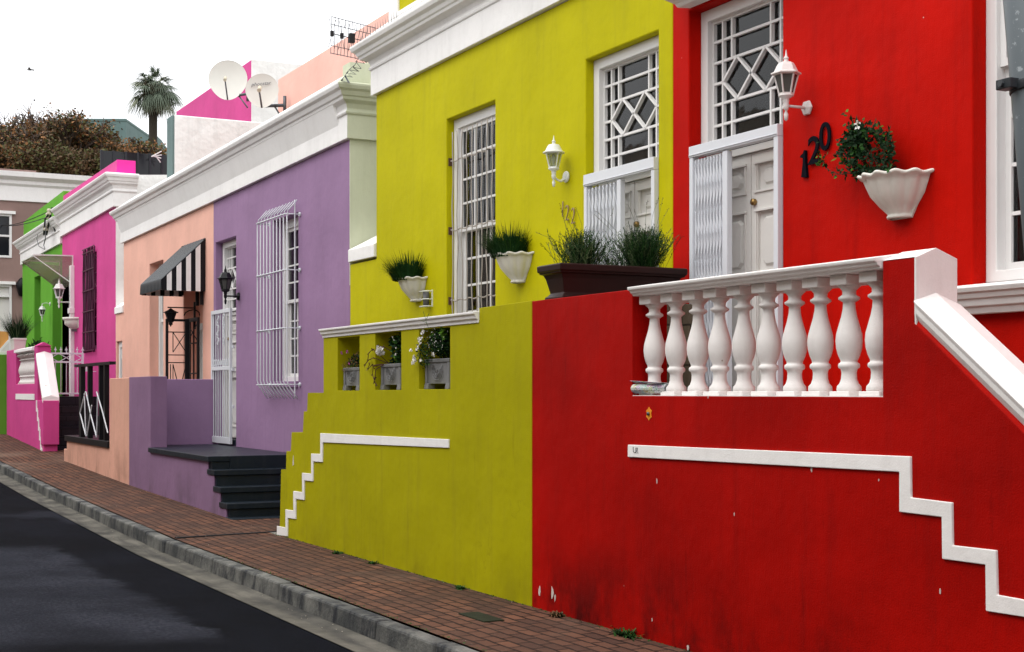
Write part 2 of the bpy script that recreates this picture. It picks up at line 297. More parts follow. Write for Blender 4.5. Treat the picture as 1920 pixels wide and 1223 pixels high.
# ------------------------------------------------------------------ builders
ORG = {}
def tag(o, label=None, cat=None, group=None, kind=None):
    if label: o['label'] = label
    if cat: o['category'] = cat
    if group: o['group'] = group
    if kind: o['kind'] = kind
    return o
def thing(name, loc, label, cat, group=None):
    o = bpy.data.objects.new(name, None); COL.objects.link(o); o.location = loc; o.empty_display_size = .2
    ORG[o.name] = Vector(loc); return tag(o, label, cat, group)
class MB:
    def __init__(s): s.bm = bmesh.new()
    def face(s, pts):
        vs_ = [s.bm.verts.new(p) for p in pts]
        try: return s.bm.faces.new(vs_)
        except ValueError: return None
    def box(s, x0, x1, y0, y1, z0, z1):
        v = [s.bm.verts.new((x, y, z)) for x in (x0, x1) for y in (y0, y1) for z in (z0, z1)]
        for q in ((0, 1, 3, 2), (4, 6, 7, 5), (0, 4, 5, 1), (2, 3, 7, 6), (0, 2, 6, 4), (1, 5, 7, 3)): s.bm.faces.new([v[i] for i in q])
        return s
    def bar(s, p, q, w, h=None, up=Vector((0, 0, 1))):
        p, q = Vector(p), Vector(q); h = h or w; d = (q - p).normalized(); a = d.cross(up)
        if a.length < 1e-4: a = d.cross(Vector((0, 1, 0)))
        a.normalize(); b = a.cross(d).normalized(); a *= w / 2; b *= h / 2
        v = [s.bm.verts.new(e + i * a + j * b) for e in (p, q) for i, j in ((-1, -1), (1, -1), (1, 1), (-1, 1))]
        for k in range(4): s.bm.faces.new([v[k], v[(k + 1) % 4], v[4 + (k + 1) % 4], v[4 + k]])
        s.bm.faces.new(v[:4][::-1]); s.bm.faces.new(v[4:]); return s
    def tube(s, pts, r, seg=8, cap=True):
        pts = [Vector(p) for p in pts]; rs = r if isinstance(r, (list, tuple)) else [r] * len(pts); rings = []
        ref = Vector((0, 0, 1)); d0 = (pts[1] - pts[0]).normalized()
        if abs(d0.z) > .9: ref = Vector((1, 0, 0))
        for i, p in enumerate(pts):
            d = (pts[min(i + 1, len(pts) - 1)] - pts[max(i - 1, 0)]).normalized()
            a = d.cross(ref)
            if a.length < .05: a = d.cross(Vector((.3, 1, .2)))
            a.normalize(); b = a.cross(d)
            rings.append([s.bm.verts.new(p + rs[i] * (math.cos(2 * math.pi * k / seg) * a + math.sin(2 * math.pi * k / seg) * b)) for k in range(seg)])
        for A, B in zip(rings, rings[1:]):
            for k in range(seg):
                f = s.bm.faces.new([A[k], A[(k + 1) % seg], B[(k + 1) % seg], B[k]]); f.smooth = seg > 5
        if cap: s.bm.faces.new(rings[0][::-1]); s.bm.faces.new(rings[-1])
        return s
    def lathe(s, prof, cen=(0, 0, 0), seg=24, a0=0, a1=2 * math.pi, mod=None, smooth=True):
        cx, cy, cz = cen; full = abs(a1 - a0 - 2 * math.pi) < 1e-6; n_ = seg if full else seg + 1; rings = []
        for i, (r, z) in enumerate(prof):
            ring = []
            for k in range(n_):
                a = a0 + (a1 - a0) * k / seg; rr, zz = (r, z) if mod is None else mod(i, a, r, z)
                ring.append(s.bm.verts.new((cx + rr * math.cos(a), cy + rr * math.sin(a), cz + zz)))
            rings.append(ring)
        for A, B in zip(rings, rings[1:]):
            for k in range(seg if full else seg):
                j = (k + 1) % n_
                f = s.bm.faces.new([A[k], A[j], B[j], B[k]]); f.smooth = smooth
        if full: 
            if prof[0][0] > .001: s.bm.faces.new(rings[0][::-1])
            if prof[-1][0] > .001: s.bm.faces.new(rings[-1])
        return s
    def prism(s, outline, holes, conv):
        """outline/holes: lists of 2-D points; conv(p, side) -> 3-D point on side 0 or 1"""
        loops = [outline] + list(holes); flat = [p for l in loops for p in l]
        tris = tessellate_polygon([[Vector((p[0], p[1], 0)) for p in l] for l in loops])
        V = [[s.bm.verts.new(conv(p, k)) for p in flat] for k in (0, 1)]
        for t in tris:
            for k in (0, 1):
                try: s.bm.faces.new([V[k][i] for i in t])
                except ValueError: pass
        i0 = 0
        for l in loops:
            for i in range(len(l)):
                a, b = i0 + i, i0 + (i + 1) % len(l)
                s.bm.faces.new([V[0][a], V[0][b], V[1][b], V[1][a]])
            i0 += len(l)
        return s
    def wall(s, outline, holes, y0, y1):
        return s.prism(outline, holes, lambda p, k: (p[0], y1 if k else y0, p[1]))
    def wallx(s, outline, x0, x1, holes=()):
        return s.prism(outline, holes, lambda p, k: (x1 if k else x0, p[0], p[1]))
    def loft(s, st, close=False, cap=True):
        V = [[s.bm.verts.new(p) for p in row] for row in st]; n_ = len(st[0])
        for A, B in zip(V, V[1:]):
            for k in range(n_ if close else n_ - 1): s.bm.faces.new([A[k], A[(k + 1) % n_], B[(k + 1) % n_], B[k]])
        if cap:
            for r_ in (V[0], V[-1]):
                try: s.bm.faces.new(r_)
                except ValueError: pass
        return s
    def leaf(s, p, d, n_, L, wd, bend=.0):
        p, d, n_ = Vector(p), Vector(d).normalized(), Vector(n_); a = d.cross(n_)
        if a.length < 1e-3: a = d.cross(Vector((1, .2, .1)))
        a.normalize(); u = a.cross(d)
        m_ = p + d * L * .5 + u * L * bend
        try: s.bm.faces.new([s.bm.verts.new(x) for x in (p, m_ + a * wd / 2, p + d * L, m_ - a * wd / 2)])
        except ValueError: pass
        return s
    def blade(s, p, d, L, wd, droop, seg=4):
        p, d = Vector(p), Vector(d).normalized(); a = d.cross(Vector((0, 0, 1)))
        if a.length < .05: a = Vector((R.uniform(-1, 1), R.uniform(-1, 1), 0))
        a.normalize(); prev = None
        for i in range(seg + 1):
            f = i / seg; q = p + d * L * f + Vector((0, 0, -droop * L * f * f)); ww = wd * (1 - f) ** .7 / 2
            cur = [s.bm.verts.new(q + a * ww), s.bm.verts.new(q - a * ww)]
            if prev: s.bm.faces.new([prev[0], cur[0], cur[1], prev[1]])
            prev = cur
        return s
    def build(s, name, mat, parent=None, bevel=0, local=False, smooth=False, seg=2, recalc=True):
        if recalc: bmesh.ops.recalc_face_normals(s.bm, faces=s.bm.faces[:])
        me = bpy.data.meshes.new(name); s.bm.to_mesh(me); s.bm.free()
        mats = mat if isinstance(mat, (list, tuple)) else [mat]
        for m_ in mats: me.materials.append(M[m_])
        if smooth:
            for p in me.polygons: p.use_smooth = True
        o = bpy.data.objects.new(name, me); COL.objects.link(o)
        if parent is not None:
            o.parent = parent
            if not local: me.transform(Matrix.Translation(-ORG[parent.name]))
            ORG[o.name] = ORG.get(parent.name, Vector((0, 0, 0)))
        else: ORG[o.name] = Vector((0, 0, 0))
        if bevel:
            b = o.modifiers.new('bevel', 'BEVEL'); b.width = bevel; b.segments = seg; b.limit_method = 'ANGLE'; b.angle_limit = rad(40)
        return o
def root_at(name, mb, mat, loc, label, cat, group=None, bevel=0, kind=None):
    """a thing that is one mesh, origin put at its base"""
    o = mb.build(name, mat, None, bevel); o.data.transform(Matrix.Translation(-Vector(loc))); o.location = loc; ORG[o.name] = Vector(loc)
    return tag(o, label, cat, group, kind)
def struct(name, mb, mat, bevel=0):
    return tag(mb.build(name, mat, None, bevel), kind='structure')
def copy_tree(o, parent=None):
    c = o.copy(); COL.objects.link(c)
    if parent is not None: c.parent = parent
    for ch in list(o.children): copy_tree(ch, c)
    return c
def copy_thing(o, loc, label, scale=None):
    kids = list(o.children); c = o.copy(); COL.objects.link(c); c.location = loc; c['label'] = label
    if scale: c.scale = (scale,) * 3
    for k in kids: copy_tree(k, c)
    return c
def pxy(pts, Y): return [(lambda v: (v.x, v.z))(at(a, b, Y)) for a, b in pts]
def rect(x0, x1, z0, z1): return [(x0, z0), (x1, z0), (x1, z1), (x0, z1)]

# ------------------------------------------------------------------ setting: ground, road, gutter, kerb, pavement
xs = [-110, -90, -75, -60, -52, -46, -41, -36.4, -33, -31, -28.7, -26, -23, -20, -17.5, -15.5, -13, -10, -7, -4, 0, 6, 14, 30]
def strip(name, ys, mat, ztop, thick=None):
    mb = MB(); V = [[mb.bm.verts.new((x, y, zg(x) + z)) for y, z in zip(ys, ztop)] for x in xs]
    for A, B in zip(V, V[1:]):
        for k in range(len(ys) - 1): mb.bm.faces.new([A[k], A[k + 1], B[k + 1], B[k]])
    return struct(name, mb, mat)
mb = MB(); gx = [-400, -300, -220, -160, -130, -110, -95, -85, -75, -68, -60, -54, -49.5, -46, -36.4, -31, -23, -15.5, 0, 20, 60, 200]
gy = [-300, -150, -60, -20, -3.5, 3, 6.3, 14, 20, 30, 45, 70, 110, 180, 300, 500]
def hill(x, y):
    k = max(0, min(1, (-x - 52) / 30)); k = k * k * (3 - 2 * k); g = zg(x) - .22
    g += 5.0 * k
    g += min(8, max(0, y - 20) * .05)
    return g
V = [[mb.bm.verts.new((x, y, hill(x, y))) for y in gy] for x in gx]
for A, B in zip(V, V[1:]):
    for k in range(len(gy) - 1): mb.bm.faces.new([A[k], A[k + 1], B[k + 1], B[k]])
o = struct('ground', mb, 'earth')
KI, KO, GO = 3.885, 3.745, 3.46      # kerb inner and outer edge, gutter edge
strip('road', [-2.0, 0.6, 2.2, GO + .004], 'asphalt', [-.12, -.09, -.105, -.145])
strip('gutter', [GO, 3.60, KO + .002], 'gutterstone', [-.138, -.150, -.134])
mb = MB(); x = -60.0
while x < 14:      # kerb of separate stones
    L = R.choice([.9, 1.0, 1.0, 1.1]); x1 = x + L - .012; j = R.uniform(-.006, .006); jy = R.uniform(-.008, .008)
    za, zb = zg(x), zg(x1)
    V = [mb.bm.verts.new(q) for q in ((x, KO + .012 + jy, za + j), (x1, KO + .012 + jy, zb + j), (x1, KI, zb + j), (x, KI, za + j), (x, KO - .012 + jy, za - .25), (x1, KO - .012 + jy, zb - .25), (x1, KI, zb - .25), (x, KI, za - .25))]
    for q in ((0, 1, 2, 3), (4, 7, 6, 5), (0, 4, 5, 1), (1, 5, 6, 2), (2, 6, 7, 3), (3, 7, 4, 0)): mb.bm.faces.new([V[i] for i in q])
    x += L
struct('kerb', mb, 'kerbstone', bevel=.018)
strip('pavement', [KI, 4.4, 6.4], 'paving', [0.004, .008, .012])
mb = MB(); a, b = atz(315, 1008, .02), atz(512, 997, .02)
mb.bar((a.x, KI + .01, .012), (b.x - .05, 5.3, .016), .07, .012); struct('pavement_joint', mb, 'room')
mb = MB(); mb.box(-17.45, -15.3, 4.98, 6.2, -.1, .014); struct('concrete_landing', mb, 'concrete')
mb = MB(); q = [atz(a, b, .016) for a, b in ((861, 1154), (905, 1150), (943, 1157), (900, 1163))]
zc = sum((p for p in q), Vector()) / 4
mb.box(zc.x - .21, zc.x + .21, zc.y - .08, zc.y + .08, 0, .017)
o = root_at('cover_plate', mb, 'mossy', (zc.x, zc.y, .012), 'small dark mossy cover plate set into the brick pavement', 'cover', bevel=.004)

# ------------------------------------------------------------------ house parts
def cornice(house, name, prof, xl, xr, zl, zr, Y, mat, left=False, right=False, ret=None, retlen=.9):
    """moulded cornice run along a facade; the profile is a list of (projection, height); mitred ends where asked"""
    mb = MB(); rows = []
    n_ = 2 + int(abs(xr - xl) / 2.5)
    for i in range(n_):
        f = i / (n_ - 1); z0 = zl + (zr - zl) * f; row = []
        for e, z in prof:
            x = xl + (xr - xl) * f
            if i == 0 and left: x = xl - e
            if i == n_ - 1 and right: x = xr + e
            row.append((x, Y - e, z0 + z))
        rows.append(row)
    back = [[(min(max(r_[0][0], xl + .02), xr - .02), Y + .12, r_[-1][2]), (min(max(r_[0][0], xl + .02), xr - .02), Y + .12, r_[0][2])] for r_ in rows]
    mb.loft([r_ + b for r_, b in zip(rows, back)], close=True)
    o = mb.build(name, mat, house, bevel=.006)
    if right and ret:
        mb = MB(); A = [(xr + e, Y - e + .001, zr + z) for e, z in prof]; B = [(xr + e, Y + retlen, zr + z) for e, z in prof]
        mb.loft([A + [(xr - .1, Y + .05, A[-1][2]), (xr - .1, Y + .05, A[0][2])], B + [(xr - .1, Y + retlen, A[-1][2]), (xr - .1, Y + retlen, A[0][2])]], close=True)
        mb.build('cornice_return', ret, house, bevel=.006)
    return o
PROF_P = [(0, 0), (.055, 0), (.055, .29), (.075, .295), (.085, .32), (.07, .335), (.06, .36), (.08, .42), (.14, .455), (.15, .49), (.17, .50), (.19, .55), (.225, .575), (.24, .61), (.24, .635), (.21, .65)]
PROF_Y = [(0, 0), (.05, 0), (.05, .29), (.065, .295), (.072, .325), (.055, .335), (.055, .36), (.075, .40), (.15, .425), (.16, .455), (.175, .462), (.19, .50), (.225, .525), (.24, .56), (.24, .585), (.21, .60)]
def sash_window(house, x0, x1, z0, z1, Y, cols, ru, rd, zm, mat='joinery', fw=.09, lug=None, back='room', curtain=None):
    """box-frame sash window set in a reveal, frame face at Y"""
    mb = MB(); mb.wall(rect(x0, x1, z0, z1), [rect(x0 + fw, x1 - fw, z0 + .07, z1 - fw)], Y, Y + .12)
    win = mb.build('window', mat, house, bevel=.006)
    a0, a1, b0, b1 = x0 + fw, x1 - fw, z0 + .07, z1 - fw
    for nm, l0, l1, yy, rows in (('upper_sash', zm - .02, b1, Y + .03, ru), ('lower_sash', b0, zm + .02, Y + .07, rd)):
        mb = MB(); sw = .045
        gx0, gx1, gz0, gz1 = a0 + sw, a1 - sw, l0 + sw, l1 - sw
        mb.wall(rect(a0, a1, l0, l1), [rect(gx0, gx1, gz0, gz1)], yy, yy + .04)
        for k in range(1, cols):
            xx = gx0 + (gx1 - gx0) * k / cols; mb.box(xx - .011, xx + .011, yy + .006, yy + .034, gz0, gz1)
        for k in range(1, rows):
            zz = gz0 + (gz1 - gz0) * k / rows; mb.box(gx0, gx1, yy + .004, yy + .036, zz - .011, zz + .011)
        sh = mb.build(nm, mat, win)
        mb = MB(); mb.box(gx0, gx1, yy + .018, yy + .022, gz0, gz1); mb.build('pane', 'glass', win)
    mb = MB(); q = Y + .14
    mb.loft([[(a0, q, b0), (a1, q, b0), (a1, q, b1), (a0, q, b1)], [(a0 - .3, q + 1.2, b0 - .2), (a1 + .5, q + 1.2, b0 - .2), (a1 + .5, q + 1.2, b1 + .1), (a0 - .3, q + 1.2, b1 + .1)]], close=True, cap=False)
    mb.face([(a0 - .3, q + 1.2, b0 - .2), (a1 + .5, q + 1.2, b0 - .2), (a1 + .5, q + 1.2, b1 + .1), (a0 - .3, q + 1.2, b1 + .1)])
    mb.build('dark_room', back, win)
    if curtain:
        cx0, cx1, cm = curtain; mb = MB(); rows = []
        for i in range(40):
            f = i / 39; x = cx0 + (cx1 - cx0) * f; rows.append([(x, q + .1 + .03 * math.sin(i * 1.9), b0 + .02), (x, q + .1 + .03 * math.sin(i * 1.9), b1 - .02)])
        mb.loft(rows, cap=False); mb.build('curtain', cm, win)
    return win
def transom(house, x0, x1, z0, z1, Y, name='fanlight', top_only=False, mat='joinery'):
    """glazed light over a door: narrow margin panes and two crossing lozenges"""
    mb = MB(); fw = .09
    mb.wall(rect(x0, x1, z0, z1), [rect(x0 + fw, x1 - fw, z0 + .03, z1 - fw)], Y, Y + .10)
    fr = mb.build(name, mat, house, bevel=.005)
    a0, a1, b0, b1 = x0 + fw, x1 - fw, z0 + .03, z1 - fw; W = a1 - a0; H = b1 - b0; yy = Y + .045
    X = lambda u: a0 + u * W
    Z = lambda v: b0 + v * H
    mb = MB(); t = .0095
    mb.wall(rect(a0, a1, b0, b1), [rect(a0 + .02, a1 - .02, b0 + .02, b1 - .02)], yy, yy + .03)
    for u in (.135, .865): mb.box(X(u) - t, X(u) + t, yy + .001, yy + .031, b0, b1)
    for u in (.255, .745):
        mb.box(X(u) - t, X(u) + t, yy + .002, yy + .032, Z(0), Z(1 / 3)); mb.box(X(u) - t, X(u) + t, yy + .002, yy + .032, Z(2 / 3), Z(1))
    for v in (1 / 6, 1 / 3, 2 / 3, 5 / 6): mb.box(a0, a1, yy + .004, yy + .028, Z(v) - t, Z(v) + t)
    for u0, u1 in ((0, .135), (.865, 1)): mb.box(X(u0), X(u1), yy + .004, yy + .028, Z(.5) - t, Z(.5) + t)
    for pts in (((.135, .5), (.32, 2 / 3), (.5, .5), (.32, 1 / 3)), ((.5, .5), (.68, 2 / 3), (.865, .5), (.68, 1 / 3))):
        pts = list(pts)
        for p, q in zip(pts, pts[1:] + pts[:1]): mb.bar((X(p[0]), yy + .016, Z(p[1])), (X(q[0]), yy + .016, Z(q[1])), .018, .032, up=Vector((0, 1, 0)))
    mb.build('glazing_bars', mat, fr)
    mb = MB(); mb.box(a0, a1, yy + .032, yy + .036, b0, b1); mb.build('pane', 'glass', fr)
    mb = MB(); k = 0; z = b0
    while z < b1: mb.box(a0, a1, yy + .09 + .01, yy + .13, z, z + .052); z += .075
    mb.build('slatted_blind', 'blind', fr)
    mb = MB(); mb.box(a0 - .03, a1 + .03, yy + .2, yy + .22, b0 - .05, b1 + .05); mb.build('dark_room', 'room', fr)
    return fr
def panel_door(house, x0, x1, z0, z1, Y, leaves=2, knob=True, mat='doorpaint', panels=((.09, .49), (.545, .775), (.85, .955))):
    mb = MB(); mb.wall(rect(x0 - .06, x1 + .06, z0, z1 + .05), [rect(x0, x1, z0 + .001, z1)], Y - .02, Y + .08)
    mb.build('door_frame', mat, house, bevel=.005)
    Lw = (x1 - x0) / leaves
    for k in range(leaves):
        a, b = x0 + k * Lw + .004, x0 + (k + 1) * Lw - .004; mb = MB(); H = z1 - z0
        m_ = .075 if leaves > 1 else .12; hol = []
        for f0, f1 in panels:
            hol.append(rect(a + m_, b - m_, z0 + H * f0, z0 + H * f1))
        mb.wall(rect(a, b, z0 + .01, z1 - .004), hol, Y, Y + .045)
        for f0, f1 in panels:
            p0, p1, q0, q1 = a + m_, b - m_, z0 + H * f0, z0 + H * f1
            mb.box(p0 - .01, p1 + .01, Y + .024, Y + .04, q0 - .01, q1 + .01)
            c = .035; g = .04   # raised field with clipped corners
            P = lambda i: [(p0 + i + c, q0 + i), (p1 - i - c, q0 + i), (p1 - i, q0 + i + c), (p1 - i, q1 - i - c), (p1 - i - c, q1 - i), (p0 + i + c, q1 - i), (p0 + i, q1 - i - c), (p0 + i, q0 + i + c)]
            mb.loft([[(x, Y + .0245, z) for x, z in P(g)], [(x, Y + .006, z) for x, z in P(g + .016)]], close=True)
            for zz, dd in ((q0 - .012, .014), (q1 - .006, .016)): mb.box(p0 - .03, p1 + .03, Y - dd, Y + .001, zz, zz + .018)
            for xx in (p0 - .022, p1 + .006): mb.box(xx, xx + .016, Y - .01, Y + .001, q0 + .007, q1 - .007)
        d = mb.build('door', mat, house, bevel=.003)
        if knob and k == leaves - 1:
            mb = MB(); mb.lathe([(.0, 0), (.024, .0), (.026, .006), (.022, .012), (.026, .02), (.022, .03), (0, .034)], seg=16)
            mb.bm.transform(Matrix.Translation((a + .045, Y, z0 + H * .81)) @ Matrix.Rotation(rad(90), 4, 'X'))
            mb.build('knob', 'brass', d)
def slide_gate(house, x0, x1, z0, z1, Y, n_=9, hb=.09, full=None, mat='gatewhite'):
    """folded trellis gate: head rail over the doorway, jambs, channel uprights and lattice"""
    fx0, fx1 = full
    mb = MB(); mb.box(fx0, fx1, Y - .045, Y + .02, z1 - hb, z1); mb.box(fx0 + .004, fx1 - .004, Y - .052, Y - .046, z1 - hb + .012, z1 - hb + .02)
    mb.box(fx0, fx0 + .045, Y - .04, Y + .02, z0, z1 - hb - .001); mb.box(fx1 - .05, fx1, Y - .04, Y + .02, z0, z1 - hb - .001); mb.box(fx0, fx1, Y - .03, Y + .03, z0 - .01, z0 + .02)
    g = mb.build('security_gate', mat, house, bevel=.004)
    mb = MB(); zt = z1 - hb - .02
    for k in range(n_):
        x = x0 + .06 + (x1 - x0 - .14) * k / (n_ - 1); mb.box(x - .011, x + .011, Y - .024, Y + .002, z0 + .03, zt)
        mb.tube([(x, Y - .03, zt - .05), (x, Y - .02, zt - .05)], .006, 6)
    mb.build('gate_slats', mat, g)
    mb = MB(); mb.box(x1 - .075, x1 - .015, Y - .035, Y + .012, z0 + .025, zt + .01); mb.build('gate_stile', mat, g, bevel=.004)
    mb = MB(); rows = 5; H = (zt - z0 - .1) / rows
    for r_ in range(rows):
        zz = z0 + .08 + r_ * H
        for k in range(n_ - 1):
            xa = x0 + .06 + (x1 - x0 - .14) * k / (n_ - 1); xb = x0 + .06 + (x1 - x0 - .14) * (k + 1) / (n_ - 1)
            mb.bar((xa, Y - .027, zz), (xb, Y - .027, zz + H * .5), .008, .003); mb.bar((xa, Y - .0285, zz + H * 1.0), (xb, Y - .0285, zz + H * .5), .008, .003)
    mb.build('gate_lattice', mat, g)
    mb = MB(); zc = z0 + (z1 - z0) * .33
    mb.box(x1 - .052, x1 - .038, Y - .04, Y - .034, zc, zc + .05); mb.build('gate_lock', 'rust', g)
    mb = MB(); mb.box(x1 - .085, x1 - .066, Y - .03, Y - .023, zc - .33, zc - .27); mb.build('gate_latch', 'rust', g)
    for dz in (.16, .12, .31, -.15, -.4): mb = MB(); mb.box(x1 - .05, x1 - .042, Y - .0375, Y - .0345, zc + dz, zc + dz + .008); mb.build('rivet', 'rust', g)
def wobble_bars(house, x0, x1, z0, z1, Y, n_, mat, zs, amp=.01, r=.0065, bracket='rust', name='burglar_bars'):
    mb = MB()
    for k in range(n_):
        x = x0 + .02 + (x1 - x0 - .04) * k / (n_ - 1); ph, ph2 = R.uniform(0, 6), R.uniform(0, 6); pts = []
        for i in range(24):
            z = z0 + (z1 - z0) * i / 23; pts.append((x + amp * math.sin(z * 7 + ph) + amp * .6 * math.sin(z * 13 + ph2), Y, z))
        mb.tube(pts, r, 6)
    for z in zs:
        pts = []
        for i in range(30):
            x = x0 - .09 + (x1 - x0 + .09) * i / 29; pts.append((x, Y + .012, z + amp * .9 * math.sin(i * 1.15) + .0))
        mb.tube(pts, r * 1.15, 6)
    g = mb.build(name, mat, house)
    for z in zs: mb = MB(); mb.box(x0 - .075, x0 - .05, Y - .012, Y + .03, z - .04, z + .04); mb.build('bar_bracket', bracket, g)
    return g
def house_shell(h, x0, x1, zbase, ztop, Ystart, mat, depth=7, roofmat='concrete'):
    mb = MB(); mb.box(x0 + .006, x1 - .006, Ystart, Ystart + depth, zbase - .3, ztop - .003); mb.build('body_wall', mat, h)
    mb = MB(); mb.box(x0 + .01, x1 - .01, Ystart + .01, Ystart + depth - .01, ztop, ztop + .08); mb.build('roof', roofmat, h)
def xd(px, Y=D_): return at(px, 0, Y).x
def digitmesh(ch, size, depth, bold=0.0, shear=0.0):
    cu = bpy.data.curves.new('digit', 'FONT'); cu.body = ch; cu.size = size; cu.extrude = depth; cu.offset = bold; cu.shear = shear; cu.align_x = 'CENTER'; cu.bevel_depth = depth * .2
    o = bpy.data.objects.new('digit', cu); COL.objects.link(o); bpy.context.view_layer.update()
    me = bpy.data.meshes.new_from_object(o.evaluated_get(bpy.context.evaluated_depsgraph_get())); bpy.data.objects.remove(o); bpy.data.curves.remove(cu); return me
def put_text(name, ch, size, pos, parent, mat, depth=.006, bold=0.0, sx=1.0, rot=0.0, shear=0.0, normal='-Y', M4=None):
    me = digitmesh(ch, size, depth, bold, shear); me.materials.clear(); me.materials.append(M[mat])
    me.transform(Matrix.Scale(sx, 4, Vector((1, 0, 0)))); me.transform(Matrix.Rotation(rot, 4, 'Z'))
    if M4 is None: me.transform(Matrix.Rotation(rad(90), 4, 'X'))
    else: me.transform(M4)
    me.transform(Matrix.Translation(Vector(pos) - ORG[parent.name]))
    o = bpy.data.objects.new(name, me); COL.objects.link(o); o.parent = parent; ORG[o.name] = ORG[parent.name]; return o

FL = 1.40     # terrace floor of the two near houses
# ================================================================== red house
XB = -9.435   # boundary red / yellow
rh = thing('red_house', (-6.5, D_, 0), 'red plastered house number 120 with a white latticed gate and panelled double doors', 'house')
x0, x1 = xd(1292), xd(1467)
zt = at(1292, 38, D_).z + .04
wx0 = at(1823, 500, D_).x
mb = MB(); mb.wall([(XB, -.3), (4, -.3), (4, 6.6), (XB, 6.6)], [rect(x0, x1, FL, 4.52), rect(wx0, wx0 + 1.15, 2.22, 4.75)], D_, D_ + .32)
mb.build('wall', 'red', rh, bevel=.012)
house_shell(rh, XB, 4, 0, 6.5, D_ + 1.75, 'red')
dY = D_ + .108
transom(rh, x0 + .001, x1 - .001, 3.44, 4.519, dY)
panel_door(rh, x0 + .09, x1 - .09, FL + .02, 3.36, dY + .05)
slide_gate(rh, x0 + .055, xd(1372), FL, 3.466, D_ + .004, 10, .085, (x0 + .055, x1 - .005))
mb = MB(); mb.box(x0 + .002, x1 - .002, dY + .0, D_ + .3, FL - .1, FL + .015); mb.build('door_sill', 'tanstone', rh)
mb = MB()      # moulded hood over the door
pr = [(0, 4.535), (.10, 4.535), (.12, 4.56), (.22, 4.60), (.25, 4.64), (.30, 4.655), (.30, 4.70), (0, 4.76)]
rows = [[(xa + sgn * e, D_ - e, z) for e, z in pr] for xa, sgn in ((x0 + .02, -.35), (x1 - .02, .35))]
mb.loft(rows, close=True); mb.build('door_hood', 'trimwhite', rh, bevel=.008)
wn = sash_window(rh, wx0 + .001, wx0 + 1.149, 2.24, 4.749, D_ + .105, 3, 4, 4, 3.52, fw=.085)
mb = MB(); pr = [(0, 2.05), (.06, 2.05), (.075, 2.085), (.09, 2.095), (.10, 2.13), (.115, 2.14), (.125, 2.165), (.14, 2.175), (.15, 2.20), (.13, 2.215), (-.10, 2.24), (-.10, 2.235)]
mb.loft([[(xa, D_ - e, z) for e, z in pr] for xa in (wx0 - .03, wx0 + 1.18)], close=True); mb.build('window_sill', 'trimwhite', rh, bevel=.006)
def dig(parent, ch, px, y0, y1, mat, wpx, rot=0, bold=.004, depth=.007):
    p0, p1 = at(px, y1, D_ - .012), at(px, y0, D_ - .012); H = (p1.z - p0.z); size = H / .69
    return put_text('number_' + 'digit', ch, size, (p0.x, D_ - .016, p0.z), parent, mat, depth, bold, wpx, rot)
mb = MB(); mb.wall([(lambda v: (v.x, v.z))(at(a, b, D_ - .01)) for a, b in ((1512, 282), (1512.5, 305), (1515, 333), (1504.5, 333), (1507.5, 305), (1507.5, 297), (1502.5, 296), (1503, 292.5), (1508, 288), (1509.5, 282))], [], D_ - .022, D_ - .001); mb.build('number_digit', 'digit', rh, bevel=.001)
dig(rh, '2', 1527.5, 256, 307, 'digit', 1.05, bold=.002, depth=.004); dig(rh, '0', 1548, 230, 281, 'digit', .95, bold=.002, depth=.004)

# ================================================================== yellow house
XY = -15.65
yh = thing('yellow_house', (-12.5, D_, 0), 'lime yellow house number 122 under a deep white moulded cornice', 'house')
yx0, yx1 = xd(837), xd(928); dx0, dx1 = xd(1098), xd(1234)
mb = MB(); mb.wall([(XY, 3.15), (XY, 5.06), (XB, 5.06), (XB, -.2), (-16.505, -.2), (-16.505, 3.15)],
   [rect(yx0, yx1, 2.02, 4.44), rect(dx0, dx1, FL, 4.47)], D_, D_ + .32)
mb.build('wall', 'yellow', yh, bevel=.012)
mb = MB(); mb.box(XY, XB - .004, D_ + .01, D_ + .3, 5.064, 5.62); mb.box(XY, XY + .12, D_ + .30, D_ + 7, 2.9, 5.6); mb.build('parapet_back', 'white', yh)
house_shell(yh, XY + .12, XB, 0, 5.5, D_ + 1.75, 'yellow')
cornice(yh, 'cornice', PROF_Y, XY, XB - .004, 5.05, 5.075, D_, 'trimwhite', left=True)
mb = MB()   # sloping white weathering behind the cornice and the raised parapet with white margins
a = at(707, 60, D_ + .2)
mb.loft([[(x, D_ - .21, 5.651), (x, D_ + .16, 5.93), (x, D_ + .3, 5.93), (x, D_ + .3, 5.6)] for x in (XY - .1, XB)], close=True); mb.build('parapet_slope', 'white', yh, bevel=.01)
mb = MB(); mb.box(XY + .02, XB - .004, D_ + .18, D_ + .45, 5.935, 7.4); mb.build('parapet', 'yellow', yh)
mb = MB(); mb.box(XY, XY + .27, D_ + .155, D_ + .47, 5.936, 7.42); mb.box(XY + .271, XB, D_ + .16, D_ + .18, 5.936, 5.99); mb.build('parapet_margin', 'white', yh, bevel=.006)
mb = MB()
for k in range(15):
    x = XY + .02 + k * .078; z = 5.652 + .004; ln = .10
    mb.tube([(x, D_ - .20, z), (x + R.uniform(-.012, .012), D_ - .21, z + ln)], [.0045, .001], 5)
mb.bar((XY, D_ - .2, 5.657), (XY + 1.2, D_ - .2, 5.66), .012, .006); mb.build('bird_spikes', 'wire', yh)
sash_window(yh, yx0 + .001, yx1 - .001, 2.04, 4.439, D_ + .085, 3, 4, 4, 3.28, fw=.10, curtain=(yx0 + .35, yx0 + .8, 'blind'))
wobble_bars(yh, yx0 + .06, yx1 + .0, 2.06, 4.30, D_ + .035, 10, 'barbeige', (2.55, 3.28, 4.0))
dYy = D_ + .08
transom(yh, dx0 + .001, dx1 - .001, 3.43, 4.469, dYy)
